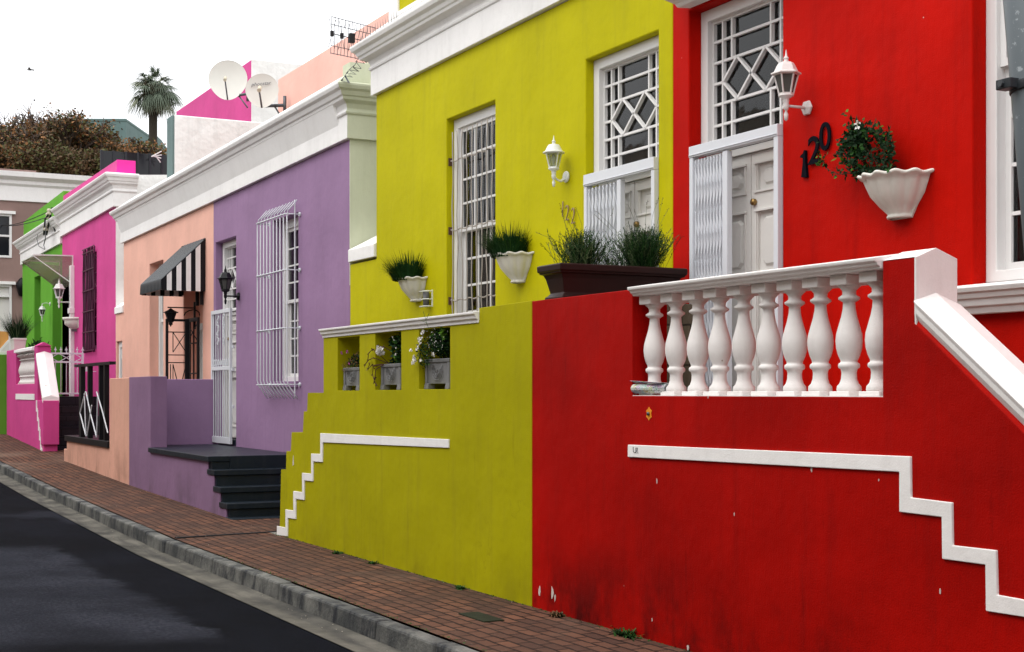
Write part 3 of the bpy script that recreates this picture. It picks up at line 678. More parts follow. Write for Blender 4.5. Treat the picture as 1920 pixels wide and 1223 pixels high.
panel_door(yh, dx0 + .08, dx1 - .08, FL + .02, 3.36, dYy + .06)
slide_gate(yh, dx0 + .03, xd(1171), FL, 3.466, D_ + .004, 9, .10, (dx0 + .03, dx1 - .002))
mb = MB(); z0 = at(655, 493, D_).z; z1_ = at(655, 470, D_).z       # sloped sill closing the gap beside the purple house
mb.loft([[(x, D_ - .03, z0), (x, D_ - .03, z1_), (x, D_ + .42, z1_ + .24), (x, D_ + .42, z0)] for x in (-16.5 + .004, XY - .004)], close=True); mb.build('gap_sill', 'white', yh, bevel=.008)
mb = MB(); mb.box(-16.49, XY - .005, D_ + .32, D_ + .44, -.2, z1_ + .1); mb.box(-16.49, XY - .005, D_ + 1.6, D_ + 1.7, 0, 5.2); mb.build('gap_wall', 'palegreen', yh)
for ch, px, ya, yb in (('1', 1055.5, 377, 407), ('2', 1064, 384, 414), ('2', 1075, 389, 420)): dig(yh, ch, px, ya, yb, 'bronze', .72, rot=-.05, bold=-.004, depth=.004)

# ================================================================== purple and peach houses under one cornice
XP, XM, XE = -16.51, -22.62, -29.235
ph = thing('purple_house', (-19.5, D_, 0), 'purple house with a white barred window and white gated door', 'house')
pex = thing('peach_house', (-26, D_, .2), 'peach pink house next to the purple one under the same white cornice', 'house')
pwx0, pwx1 = xd(510), xd(559); pdx0, pdx1 = xd(404), xd(442.4)
zpw0 = at(559, 722, D_).z; SL = .77
mb = MB(); mb.wall([(XM, -.2), (XP, -.2), (XP, 4.68), (XM, 4.62)], [rect(pwx0, pwx1, zpw0, 4.0), rect(pdx0, pdx1, SL, 3.965)], D_, D_ + .32)
mb.build('wall', 'purple', ph, bevel=.012)
mb = MB(); mb.wallx([(D_ + .001, 2.9), (D_ + .001, 5.62), (D_ + .6, 5.62), (D_ + .6, 5.4), (D_ + 7, 5.4), (D_ + 7, 2.9)], XP - .25, XP + .004); mb.build('side_wall', 'palegreen', ph)
cornice(ph, 'cornice', PROF_P, XM + .002, XP, 4.62, 4.68, D_, 'trimwhite', right=True, ret='palegreen', retlen=.5)
cornice(pex, 'cornice', PROF_P, XE, XM - .002, 4.575, 4.62, D_, 'trimwhite', left=True)
for h, xa, xb, za, zb in ((ph, XM, XP - .25, 4.62, 4.68), (pex, XE, XM, 4.575, 4.62)):
    mb = MB(); mb.loft([[(x, D_ - .2, z + .651), (x, D_ + .17, z + .92), (x, D_ + .32, z + .92), (x, D_ + .32, z - .001), (x, D_ + .01, z - .001)] for x, z in ((xa, za), (xb, zb))], close=True); mb.build('parapet', 'white', h, bevel=.01)
house_shell(ph, XM, XP - .25, 0, 4.9, D_ + 1.75, 'purple'); house_shell(pex, XE, XM, 0, 4.9, D_ + 1.75, 'peach')
mb = MB(); mb.loft([[(x, D_ - .2 + .0, 5.331), (x, D_ + .16, 5.62), (x, D_ + .5, 5.70), (x, D_ + .5, 5.3), (x, D_ + .1, 5.2)] for x in (XP - .249, XP + .0)], close=True); mb.build('corner_block', 'palegreen', ph, bevel=.01)
sash_window(ph, pwx0 + .001, pwx1 - .001, zpw0 + .05, 3.999, D_ + .15, 3, 4, 4, at(545, 565, D_ + .15).z, fw=.12, curtain=(pwx0 + .62, pwx1 - .12, 'curtainocre'))
mb = MB(); mb.box(pwx0 + .004, pwx1 - .004, D_ - .03, D_ + .2, zpw0 - .03, zpw0 + .05); mb.build('window_sill', 'purple', ph, bevel=.006)
# bowed burglar bars standing off the wall
gx0, gx1, gy = -19.66, -18.351, 6.06; mb = MB()
zt_, zb_ = at(489.6, 419, 6.09).z, at(483, 722, 6.09).z
bars = [(gx0 + (gx1 - gx0) * k / 9, gy) for k in range(10)] + [(gx1, gy + .11)]
for i, (x, y) in enumerate(bars):
    e = 0 if i == 10 else 1
    pts = [(x + .0, y + .15 * e, zb_ - .19), (x, y + .10 * e, zb_ - .12), (x, y + .02 * e, zb_ - .01), (x, y, zb_ + .06), (x, y, zt_ - .03), (x, y + .02 * e, zt_ + .05), (x, y + .09 * e, zt_ + .13), (x, y + .14 * e, zt_ + .19)]
    mb.tube(pts, .0095, 6)
for z in (zt_, at(486, 519, 6.09).z, at(484, 622, 6.09).z, zb_): mb.tube([(gx0, D_ - .01, z), (gx0, gy - .012, z), (gx1, gy - .012, z), (gx1, D_ - .01, z)], .0095, 6)
gr = mb.build('burglar_bars', 'gatewhite', ph)
for z in (zt_, at(486, 519, 6.09).z, at(484, 622, 6.09).z, zb_):
    for x in (gx0, gx1): mb = MB(); mb.tube([(x, D_ - .025, z), (x, D_ + .0, z)], .028, 10); mb.build('bar_rosette', 'gatewhite', gr)
transom(ph, pdx0 + .02, pdx1 - .001, 2.86, 3.964, D_ + .11)
mb = MB(); mb.box(pdx0 + .001, pdx0 + .1, D_ + .112, D_ + .25, SL, 2.86); mb.build('door_frame', 'joinery', ph)
panel_door(ph, pdx0 + .16, pdx1 - .05, SL + .12, 2.80, D_ + .16, leaves=1)
mb = MB(); mb.box(pdx0 + .1, pdx1, D_ + .02, D_ + .3, SL, SL + .10); mb.build('door_step', 'slate', ph)
a0, a1, b0, b1 = xd(401), xd(437), SL + .03, at(402, 584, D_).z; gz = at(400, 692, D_).z     # hinged bar gate
mb = MB(); mb.wall(rect(a0, a1, b0, b1), [rect(a0 + .06, a1 - .06, b0 + .10, gz - .03), rect(a0 + .06, a1 - .06, gz + .03, b1 - .06)], D_ - .05, D_ - .01)
mb.box(a0 - .02, a0, D_ - .03, D_ + .01, b1 - .5, b1 - .44); mb.box(a1, a1 + .05, D_ - .03, D_ + .01, gz - .05, gz + .0)
for zz in (b0 + .55, gz - .05, b1 - .62):
    mb.box(a1, a1 + .045, D_ - .02, D_ + .01, zz, zz + .05); mb.box(a0 - .045, a0, D_ - .02, D_ + .01, zz, zz + .05)
g = mb.build('security_gate', 'gatewhite', ph, bevel=.004); mb = MB()
for k in range(8):
    x = a0 + .10 + (a1 - a0 - .2) * k / 7; mb.box(x - .006, x + .006, D_ - .036, D_ - .024, b0 + .05, b1 - .05)
for cxx in (.36, .66):
    for j in range(9):
        zz = gz + .40 + j * .05; xx = a0 + (a1 - a0) * cxx + .03 * math.sin(j * 1.7)
        mb.tube([(xx + .03 * math.cos(t_), D_ - .045, zz + .03 * math.sin(t_)) for t_ in [i * .8 for i in range(9)]], .006, 5)
for j in range(9):
    xx = a0 + .1 + (a1 - a0 - .2) * j / 8; mb.tube([(xx + .035 * math.cos(t_), D_ - .045, gz + .09 + .05 * math.sin(t_)) for t_ in [i * .8 for i in range(9)]], .006, 5)
mb.build('gate_bars', 'gatewhite', g)
mb = MB(); mb.box(a1 - .24, a1 - .07, D_ - .0, D_ + .012, gz - .16, gz - .03); mb.build('letter_slot', 'room', g)
# peach wall
qx0, qx1 = xd(280), xd(306); rx0, rx1 = xd(213), xd(229); ex0, ex1 = xd(344), xd(380)
zs_ = at(213, 642, D_).z
mb = MB(); mb.wall([(XE - .745, -.2), (XM, -.2), (XM, 4.62), (XE, 4.575), (XE, 3.24), (XE - .745, 3.24), (XE - .745, -.2)][:-1],
   [rect(qx0, qx1, 1.6, 3.98), rect(-29.93, rx1, 1.3, zs_), rect(ex0, ex1, .9, 3.32)], D_, D_ + .32)
mb.build('wall', 'peach', pex, bevel=.012)
sash_window(pex, qx0 + .001, qx1 - .001, 1.62, 3.979, D_ + .17, 1, 1, 1, at(290, 604, D_ + .17).z, fw=.10, curtain=(qx0 + .2, qx1 - .2, 'curtain'))
sash_window(pex, -29.93 + .001, rx1 - .001, 1.32, zs_ - .001, D_ + .05, 1, 1, 1, 2.3, fw=.12)
mb = MB(); mb.box(ex0 + .002, ex1 - .002, D_ + .26, D_ + .34, .9, 3.319); mb.build('door_recess', 'peach', pex)
mb = MB(); mb.wall(rect(ex0 + .25, ex1 - .002, .95, at(350, 607, D_).z), [rect(ex0 + .36, ex1 - .1, 1.0, at(350, 607, D_).z - .12)], D_ + .19, D_ + .255)
mb.box(ex0 + .36, ex1 - .1, D_ + .215, D_ + .25, .98, at(350, 607, D_).z - .12); mb.build('door', 'doorpaint', pex, bevel=.005)
za, zb = at(215, 590, D_).z, at(215, 578, D_).z
mb = MB(); mb.loft([[(x, D_ - .03, za), (x, D_ - .03, zb), (x, D_ + .42, zb + .30), (x, D_ + .42, za)] for x in (XE - .75, XE)], close=True); mb.build('gap_sill', 'white', pex, bevel=.008)

# awning over the peach door
aw = thing('awning', (-23.8, 6.25, 3.4), 'black and white striped metal awning over the peach house door', 'awning')
X0, X1, zt, zf, yf = -24.52, -23.071, 4.09, 3.40, 5.53
mb = MB(); rows = []
for k in range(60):
    x = X0 + (X1 - X0) * k / 59; dz = .012 * (1 if (k % 4) < 2 else 0); rows.append([(x, 6.25, zt + dz), (x, yf, zf + dz), (x, yf - .004, zf + dz - .03), (x, yf + .0 - .012 * (k % 4 < 2), zf - .15 - .012 * (k % 4 < 2))])
mb.loft(rows, cap=False); cp = mb.build('canopy', 'darkframe', aw, smooth=False); sm = cp.modifiers.new('solid', 'SOLIDIFY'); sm.thickness = .006
for nm, xx in (('side_panel', X1 - .01), ('side_panel', X0 + .01)):
    st = []; n_ = 9
    for k in range(n_):
        ya = yf + .01 + (6.24 - yf - .01) * k / n_; yb = yf + .01 + (6.24 - yf - .01) * (k + 1) / n_; f = lambda y: zf - .01 + (zt - zf) * (y - yf) / (6.25 - yf)
        dd = .008 if k % 2 else 0
        mb = MB(); mb.wallx([(ya, zf - .17), (yb, zf - .17), (yb, f(yb)), (ya, f(ya))], xx + dd - .01, xx + dd); st.append((mb, 'trimwhite' if k % 2 else 'blackmetal'))
    par = st[0][0].build(nm, 'blackmetal', aw)
    for mb, mt in st[1:]: mb.build('stripe', mt, par)
mb = MB()
for x in (X0 + .03, X1 - .03): mb.bar((x, yf, zf - .02), (x, 6.25, zt - .02), .025); mb.bar((x, 6.23, zf - .15), (x, 6.23, zt), .03)
mb.bar((X0, yf + .01, zf - .15), (X1, yf + .01, zf - .15), .02)
for x in (X1 - .15, X1 - .42): mb.bar((x, 6.22, zf - .38), (x, 6.22, zf), .05)
mb.build('frame', 'blackmetal', aw)

# ================================================================== pink house
XK, XL = -29.985, -36.12
kh = thing('pink_house', (-33, D_, .4), 'magenta pink house with a tall dark barred window and pink parapet', 'house')
kx0, kx1 = xd(160), xd(182); kd0, kd1 = xd(116.5), xd(133)
kz0, kz1 = at(165, 662, D_).z, at(165, 470, D_).z
mb = MB(); mb.wall([(XL, 0), (XK, 0), (XK, 5.4), (XL, 5.36)], [rect(kx0 + .05, kx1 - .05, kz0 + .05, kz1 - .1), rect(kd0 + .02, kd1, 1.5, at(120, 520, D_).z)], D_, D_ + .32)
mb.build('wall', 'pink', kh, bevel=.012)
mb = MB(); mb.wallx([(D_ + .001, 2.5), (D_ + .001, 6.05), (D_ + 4, 6.33), (D_ + 7, 6.33), (D_ + 7, 2.5)], XK - .2, XK + .004); mb.build('side_wall', 'roughwhite', kh)
PK = [(e * 1.15, z * 1.03) for e, z in PROF_P]
cornice(kh, 'cornice', PK, XL, XK, 5.36, 5.395, D_, 'trimwhite', right=True, ret='trimwhite', retlen=.42, left=False)
zpt = at(225, 302, D_ + .02).z + .07
mb = MB(); mb.box(XL, XK + .004, D_ + .02, D_ + .3, 6.031, zpt); mb.box(XL, XK - .3, D_ + .005, D_ + .3, 5.37, 6.02); mb.build('parapet', 'pink', kh, bevel=.01)
mb = MB(); mb.box(XK + .005, XK + .02, D_ + .02, D_ + .40, 6.06, zpt - .0); mb.build('parapet_end', 'hotpink', kh, bevel=.004)
house_shell(kh, XL, XK - .2, .3, 5.9, D_ + 1.75, 'pink')
mb = MB(); mb.box(kd0 + .03, kd1 - .01, D_ + .18, D_ + .3, 1.5, at(120, 525, D_).z); mb.build('door', 'pink', kh)
mb = MB()
for k in range(9):
    x = kx0 + .04 + (kx1 - kx0 - .08) * k / 8; ph_ = R.uniform(0, 6)
    mb.tube([(x + .03 * math.sin(z * 5 + ph_), D_ - .05, z) for z in [kz0 + (kz1 - kz0) * i / 26 for i in range(27)]] + [(x, D_ - .07, kz1 + .03)], .016, 6)
for f in (.02, .2, .4, .6, .8, .97): z = kz0 + (kz1 - kz0) * f; mb.box(kx0, kx1, D_ - .075, D_ - .055, z - .012, z + .012)
mb.build('burglar_bars', 'maroonbar', kh)
sash_window(kh, kx0 + .051, kx1 - .051, kz0 + .051, kz1 - .101, D_ + .06, 2, 3, 3, (kz0 + kz1) / 2, fw=.06, mat='maroonbar')
mb = MB(); x = xd(130.5, 6.16)
mb.box(x - .07, x + .11, 6.16, 6.25, 1.45, at(130, 500, 6.2).z); mb.box(x - .1, x + .14, 6.13, 6.25, at(130, 588, 6.16).z, at(130, 578, 6.16).z); mb.build('porch_post', 'trimwhite', kh, bevel=.006)
# clear canopy over the pink door
cn = thing('door_canopy', (-35.3, D_, 4.5), 'clear smoky plastic wedge canopy over the pink house door', 'canopy')
xr_ = at(137, 480, D_).x; xl_ = at(113, 480, D_).x; zt = at(137, 480, D_).z; zb = at(133, 535, D_).z; pf = atx(62, 478, xr_)
for nm, P in (('side_sheet', [(xr_, D_, zt), (xr_, D_, zb), (xr_, pf.y, pf.z)]), ('side_sheet', [(xl_, D_, zt - .1), (xl_, D_, zb - .05), (xl_, pf.y, pf.z - .03)]),
              ('roof_sheet', [(xr_, D_, zt), (xr_, pf.y, pf.z), (xl_, pf.y, pf.z), (xl_, D_, zt)]), ('lower_sheet', [(xr_, D_, zb), (xr_, pf.y, pf.z - .02), (xl_, pf.y, pf.z - .02), (xl_, D_, zb)])):
    mb = MB(); mb.face(P); o = mb.build(nm, 'canopy', cn); sm = o.modifiers.new('solid', 'SOLIDIFY'); sm.thickness = .012
mb = MB()
for x in (xr_ + .012, xl_ - .012): mb.bar((x, D_, zt), (x, pf.y, pf.z), .03); mb.bar((x, D_, zb), (x, pf.y, pf.z - .02), .022); mb.bar((x, D_ - .01, zb), (x, D_ - .01, zt), .035)
mb.bar((xr_, pf.y, pf.z - .02), (xl_, pf.y, pf.z - .02), .05, .04)
mb.build('frame', 'lampwhite', cn)

# ================================================================== green house
XG = -42.4
gh = thing('green_house', (-39, D_, .7), 'bright green house with a white cornice at the far end of the row', 'house')
g0, g1, g2, g3 = xd(64), xd(76), xd(98), xd(115)
mb = MB(); gz1 = at(66, 520, D_).z
mb.wall([(XG, 0), (XL - .004, 0), (XL - .004, 5.21), (XG, 5.18)], [rect(g0, g1, 2.0, gz1), rect(g2, g3, 1.6, at(100, 525, D_).z)], D_, D_ + .5); mb.build('wall', 'green', gh, bevel=.012)
cornice(gh, 'cornice', PROF_P, XG, XL - .004, 5.18, 5.21, D_, 'trimwhite', left=True)
mb = MB(); mb.wall([(XG, 5.83), (XL - .01, 5.86), (XL - .01, at(116, 360, D_ + .03).z), (xd(62), at(62, 400, D_).z), (XG, at(40, 418, D_).z)], [], D_ + .03, D_ + .3); mb.box(XG + .01, XL - .01, D_ + .01, D_ + .29, 5.1, 5.83); mb.build('parapet', 'green', gh, bevel=.01)
house_shell(gh, XG, XL, .5, 5.7, D_ + 1.75, 'green')
for a, b, z in ((g0, g1, gz1), (g2, g3, at(100, 525, D_).z)):
    mb = MB(); mb.wall(rect(a + .001, b - .001, 1.6, z - .001), [rect(a + .12, b - .12, 1.75, z - .12)], D_ + .27, D_ + .36); f = mb.build('window', 'joinery', gh)
    mb = MB(); mb.box(a + .12, b - .12, D_ + .3, D_ + .32, 1.75, z - .12); mb.build('pane', 'darkglass', f)
# insulators and service cables
ic = thing('cable_insulator', (at(92, 408, 6.0).x, 6.0, at(92, 408, 6.0).z), 'cluster of pale cable insulators on the green house cornice', 'insulator')
c0 = ORG[ic.name]; mb = MB()
for dx, dz in ((0, .14), (-.18, .06), (-.5, -.2)):
    p = c0 + Vector((dx, 0, dz)); mb.lathe([(.0, -.07), (.05, -.07), (.06, -.03), (.035, 0), (.06, .03), (.04, .07), (0, .08)], p, 10)
mb.build('insulator', 'ceramic', ic); mb = MB(); mb.bar(c0 + Vector((-.7, .05, -.35)), c0 + Vector((.15, .05, .22)), .04); mb.bar(c0 + Vector((-.2, .05, .05)), c0 + Vector((-.2, .2, -.35)), .04)
mb.tube([c0 + Vector((0, 0, .1)), c0 + Vector((-.25, -.05, -.02)), c0 + Vector((-.75, 0, -.35))], .025, 6); mb.build('bracket', 'cable', ic)
for k, (lab, dz) in enumerate((('upper of the two thin cables running left from the green house cornice', .15), ('lower of the two thin cables running left from the green house cornice', .03))):
    mb = MB(); a = c0 + Vector((-.15 * k, 0, dz)); b = ray(-40, 409 - 6 * k + 5, 50); pts = [a.lerp(b, i / 12) + Vector((0, 0, -.25 * math.sin(math.pi * i / 12))) for i in range(13)]
    mb.tube(pts, .012, 5); root_at('service_cable', mb, 'cable', a, lab, 'cable')
mb = MB(); mb.tube([at(a, b, 5.95) for a, b in ((85, 412), (86, 430), (85, 448), (82, 460), (84, 466))], .012, 5); mb.tube([at(a, b, 6.1) for a, b in ((72, 430), (69, 448), (73, 462), (84, 468))], .01, 5)
root_at('loose_cable', mb, 'inkgrey', at(84, 440, 6.0), 'thin loop of wire hanging down the green house cornice', 'cable')

# ================================================================== front terrace walls
# red terrace: block, balustrade, pillar and descending coped stair wall
rt = thing('terrace_wall', (-6.5, W_, 0), 'red front wall with white urn balusters, gabled white pillar end and stepped white band', 'wall')
XR0, XO0, XO1, XPL = -9.42, -8.02, -5.633, -5.405
zo0 = 1.575; zrail = 2.224
lower = [(XR0, -.25), (-3.0, -.25), (-3.0, .35)]
L1, L0 = at(1868, 760, W_), at(1712, 603, W_); sl = (L1.z - L0.z) / (L1.x - L0.x)
xe = -3.35; ze = L0.z + sl * (xe - L0.x)
out_ = [(XR0, -.25), (xe, -.25), (xe, ze), (L0.x, L0.z), (XPL, L0.z), (XPL, 2.262), (XO1, 2.262), (XO1, zo0), (XO0, zo0), (XO0, 2.27), (XR0, 2.272)]
mb = MB(); mb.wall(out_, [], W_, W_ + .27); mb.build('wall', 'redshaded', rt, bevel=.012)
# coping rail (moulded) over the balusters
mb = MB(); pr = [(-.02, 2.2235), (.012, 2.2235), (.014, 2.234), (.032, 2.242), (.036, 2.254), (.052, 2.262), (.056, 2.280), (-.11, 2.305), (-.30, 2.280), (-.30, 2.2235)]
mb.loft([[(x, W_ - e, z) for e, z in pr] for x in (XO0 + .02, XO1 - .002)], close=True); mb.build('coping_rail', 'trimwhite', rt, bevel=.005)
# pillar: white gabled end face and thin cap
mb = MB(); mb.wallx([(W_ - .002, 1.99), (W_ - .002, 2.264), (W_ + .13, 2.315), (W_ + .272, 2.266), (W_ + .272, 1.6), (W_ + .02, 1.6)], XPL + .001, XPL + .012)
mb.loft([[(XO1 + 0, W_ - .004, 2.264), (XO1, W_ + .13, 2.314), (XO1, W_ + .272, 2.264)], [(XPL + .001, W_ - .004, 2.264), (XPL + .001, W_ + .13, 2.314), (XPL + .001, W_ + .272, 2.264)]], close=True)
mb.build('pillar_cap', 'trimwhite', rt, bevel=.003)
# sloping gabled coping down the stair wall
T0, T1 = at(1724, 575, W_ - .02), at(1915, 760, W_ - .02); ts = (T1.z - T0.z) / (T1.x - T0.x)
rows = []
for x in (XPL + .014, xe + .1):
    z = T0.z + ts * (x - T0.x); rows.append([(x, W_ - .022, z), (x, W_ + .125, z + .045), (x, W_ + .29, z - .01), (x, W_ + .29, z - .13), (x, W_ + .03, z - .13), (x, W_ + .0, z - .075), (x, W_ - .008, z - .06), (x, W_ - .01, z - .03)])
mb = MB(); mb.loft(rows, close=True); mb.build('stair_coping', 'white', rt, bevel=.006)
mb = MB(); rows = []      # red weathered ledge under the coping
for x in (L0.x, xe):
    z = L0.z + sl * (x - L0.x); rows.append([(x, W_ + .001, z - .005), (x, W_ + .04, z + .06), (x, W_ + .26, z + .06), (x, W_ + .26, z - .005)])
mb.loft(rows, close=True); mb.build('stair_ledge', 'red', rt, bevel=.006)
# white stepped band
top = [(1180, 834), (1710, 856), (1711, 933), (1788, 942.5), (1789, 1022.6), (1871, 1032), (1873, 1115.5), (1925, 1125)]
bot = [(1925, 1157), (1852, 1145.5), (1851, 1059), (1770, 1048), (1769, 969.5), (1689.5, 960), (1689.5, 885), (1180, 857)]
mb = MB(); T, B = pxy(top, W_), pxy(bot, W_)
e0, e1 = T[-1], B[0]; T += [(e0[0] + .12, e0[1] - .01), (e0[0] + .12, e0[1] - .26), (e0[0] + .4, e0[1] - .28)]; B = [(e0[0] + .4, e0[1] - .35), (e0[0] + .05, e0[1] - .33), (e0[0] + .05, e1[1] - .01)] + B
mb.wall(T + B, [], W_ - .014, W_ + .01); mb.build('stepped_band', 'trimwhite', rt, bevel=.004)
# balusters
def baluster_mesh():
    mb = MB(); H = zrail - zo0 - .002
    pr = [(.0, .0), (.062, .0), (.066, .012), (.064, .03), (.05, .045), (.042, .07), (.040, .10), (.044, .118), (.056, .126), (.058, .136), (.056, .146), (.044, .154), (.046, .165), (.058, .19), (.068, .225), (.0715, .262), (.068, .30), (.055, .345), (.042, .39), (.034, .43), (.032, .462), (.044, .470), (.057, .478), (.057, .488), (.044, .496), (.036, .503), (.037, .522), (.050, .536), (.060, .543), (.062, .556), (.058, .566), (0, .568)]
    k = H / .625; mb.lathe([(r_, .022 * k + z * k) for r_, z in pr], seg=28)
    mb.box(-.078, .078, -.07, .07, 0, .026 * k); mb.box(-.066, .066, -.078, .078, .572 * k, H)
    bmesh.ops.recalc_face_normals(mb.bm, faces=mb.bm.faces[:]); me = bpy.data.meshes.new('baluster'); mb.bm.to_mesh(me); mb.bm.free(); me.materials.append(M['balusterpaint']); return me
paint('balusterpaint', (.80, .77, .75), var=.05, stain=(.30, .25, .22), streak=.22, chips=.010, chipcol=(.45, .38, .33), rough=.45)
_n = M['balusterpaint'].node_tree; _g = _n.nodes.new('ShaderNodeNewGeometry')      # world position, so no two balusters wear alike
for _m in [x for x in _n.nodes if x.type == 'MAPPING']: _n.links.new(_g.outputs['Position'], _m.inputs[0])
bme = baluster_mesh()
for i, px in enumerate((1227, 1268, 1309, 1350, 1395, 1441, 1490, 1538, 1592, 1648)):
    o = bpy.data.objects.new('baluster', bme); COL.objects.link(o); o.parent = rt
    o.location = Vector((at(px, 0, W_ + .11).x, W_ + .11, zo0 + .001)) - ORG[rt.name]; o.rotation_euler = (0, R.uniform(-.008, .008), R.uniform(-.05, .05))
    b = o.modifiers.new('bevel', 'BEVEL'); b.width = .004; b.segments = 2; b.limit_method = 'ANGLE'; b.angle_limit = rad(60)
mb = MB(); mb.box(XO0 + .0, XO1 - .0, W_ + .002, W_ + .268, zo0 - .002, zo0 + .003); mb.build('sill', 'trimwhite', rt)
# terrace floor, steps and the divider wall with tan stone side
tf = thing('terrace_steps', (-7, 5.6, 0), 'paved landing and steps behind the red front wall', 'steps')
mb = MB(); mb.box(-8.99, XPL, W_ + .27, D_ - .002, .0, FL - .002); mb.build('landing', 'tanstone', tf)
mb = MB()
for k in range(7): mb.box(XPL + .001 + k * .29, XPL + .29 * (k + 1), W_ + .275, D_ - .002, 0, FL - .19 * (k + 1))
mb.build('steps', 'tanstone', tf)
dv = thing('divider_wall', (-9.2, 5.6, 0), 'low stone-faced divider wall carrying the long brown plant trough', 'wall')
mb = MB(); mb.box(-9.41, -9.02, W_ + .272, 6.246, 0, 2.262); mb.build('wall', 'tanstone', dv, bevel=.01)
mb = MB(); mb.box(-9.013, -8.93, 6.06, 6.10, FL, 2.25); mb.build('stone_edge', 'tanstone', dv)
# bolt on orange spot, paint chips, marker scribble
p = at(1217, 776, W_ - .001); mb = MB()
pts = [(p.x + .034 * math.cos(a) * (1.1 if i % 3 else .7), p.z + .036 * math.sin(a) * (1.2 if i % 2 else .85)) for i, a in enumerate([k * .52 for k in range(12)])]
mb.wall(pts, [], W_ - .003, W_ + .001); sp_ = mb.build('paint_patch', 'orangespot', rt)
mb = MB(); mb.lathe([(0, 0), (.012, 0), (.012, .01), (0, .012)], seg=8); mb.bm.transform(Matrix.Translation((p.x, W_ - .003, p.z)) @ Matrix.Rotation(rad(90), 4, 'X')); mb.build('bolt', 'wire', sp_)
for k, (px, py, r_) in enumerate(((1012, 1110, .030), (1036, 1112, .034), (1041, 1121, .022), (1232, 902, .012), (1223, 1163, .01), (1290, 1214, .02), (1377, 965, .008), (1328, 745, .006), (1763, 1108, .012), (1522, 880, .012), (1648, 900, .006))):
    q = at(px, py, W_); mb = MB(); n_ = 9
    pts = [(q.x + r_ * .55 * math.cos(j * 2 * math.pi / n_) * R.uniform(.5, 1.2), q.z + r_ * 1.4 * math.sin(j * 2 * math.pi / n_) * R.uniform(.5, 1.2)) for j in range(n_)]
    mb.wall(pts, [], W_ - .0025, W_ + .001); mb.build('paint_chip', 'chip', rt)
mb = MB(); yb = W_ - .0165
def scrib(pts, Y=yb, r_=.0022, mb=mb): mb.tube([at(a, b, Y) for a, b in pts], r_, 4)
scrib([(1187, 838), (1187.5, 848), (1191, 848)]); scrib([(1192, 850), (1192, 840), (1195, 840), (1195, 844), (1192.5, 845), (1196.5, 850)])
mb.build('scribble', 'inkgrey', rt)

# yellow terrace wall with three planting niches
yt = thing('terrace_wall', (-12, W_, 0), 'yellow front wall with three square niches, white coping and a stepped white band', 'wall')
TH_ = .42
ol = [(520, 1006), (520, 987), (524.5, 987), (527, 880.6), (536, 880.6), (536.8, 846), (545, 846), (546.6, 810.7), (567.5, 810.7), (569.4, 771.5), (575.5, 771.5), (576.8, 736.7), (606.5, 736.7)]
O = pxy(ol, W_); xs_ = []
O = [(O[0][0], -.25)] + O[1:]
O += [(O[-1][0], 2.17), (-10.316, 2.17), (-10.316, 2.268), (-9.425, 2.276), (-9.425, -.25)]
n1, n2, n3 = (xd(633, W_), xd(674, W_)), (xd(703.4, W_), xd(752.2, W_)), (xd(785.5, W_), xd(843.9, W_))
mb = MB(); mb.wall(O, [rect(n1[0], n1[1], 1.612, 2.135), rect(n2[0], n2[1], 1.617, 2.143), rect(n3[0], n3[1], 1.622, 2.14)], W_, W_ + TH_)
mb.build('wall', 'yellowshaded', yt, bevel=.010)
mb = MB(); pr = [(0, 2.15), (.01, 2.15), (.012, 2.175), (.03, 2.185), (.034, 2.21), (.05, 2.22), (.052, 2.238), (-.2, 2.262), (-TH_, 2.24), (-TH_, 2.172), (0, 2.172)]
mb.loft([[(x, W_ - e, z) for e, z in pr] for x in (O[12][0] - .01, -10.318)], close=True); mb.build('coping', 'trimwhite', yt, bevel=.004)
band = [(602.3, 812.5), (843, 824), (843, 840), (606.7, 829.6), (606, 866.7), (588.8, 865.5), (588.3, 902.7), (571.9, 901), (571.9, 937.8), (556, 935.5), (556, 973.4), (541, 971.5), (540.5, 1006), (520.8, 1003), (520.8, 986.6), (537, 989.5), (536.8, 955.5), (551.8, 957.5), (551.5, 921), (568.2, 923), (568, 886.8), (585.3, 888.5), (585.1, 850.7), (602.2, 851.5)]
mb = MB(); mb.wall(pxy(band, W_), [], W_ - .012, W_ + .005); mb.build('stepped_band', 'trimwhite', yt, bevel=.003)
yf_ = thing('terrace_steps', (-12, 5.7, 0), 'paved landing and steps behind the yellow front wall', 'steps')
mb = MB(); mb.box(-13.9, -9.42, W_ + TH_ + .003, D_ - .002, 0, FL); mb.build('landing', 'concrete', yf_)
mb = MB()
for k in range(7): mb.box(-13.901 - .24 * (k + 1), -13.901 - .24 * k, W_ + TH_ + .003, D_ - .002, -.1, FL - .19 * (k + 1))
mb.build('steps', 'concrete', yf_)
p = at(550, 863, W_); mb = MB(); mb.wall([(p.x - .015, p.z - .06), (p.x + .02, p.z - .05), (p.x + .012, p.z + .02), (p.x + .005, p.z + .055), (p.x - .012, p.z)], [], W_ - .003, W_ + .001); mb.build('paint_chip', 'chip', yt)

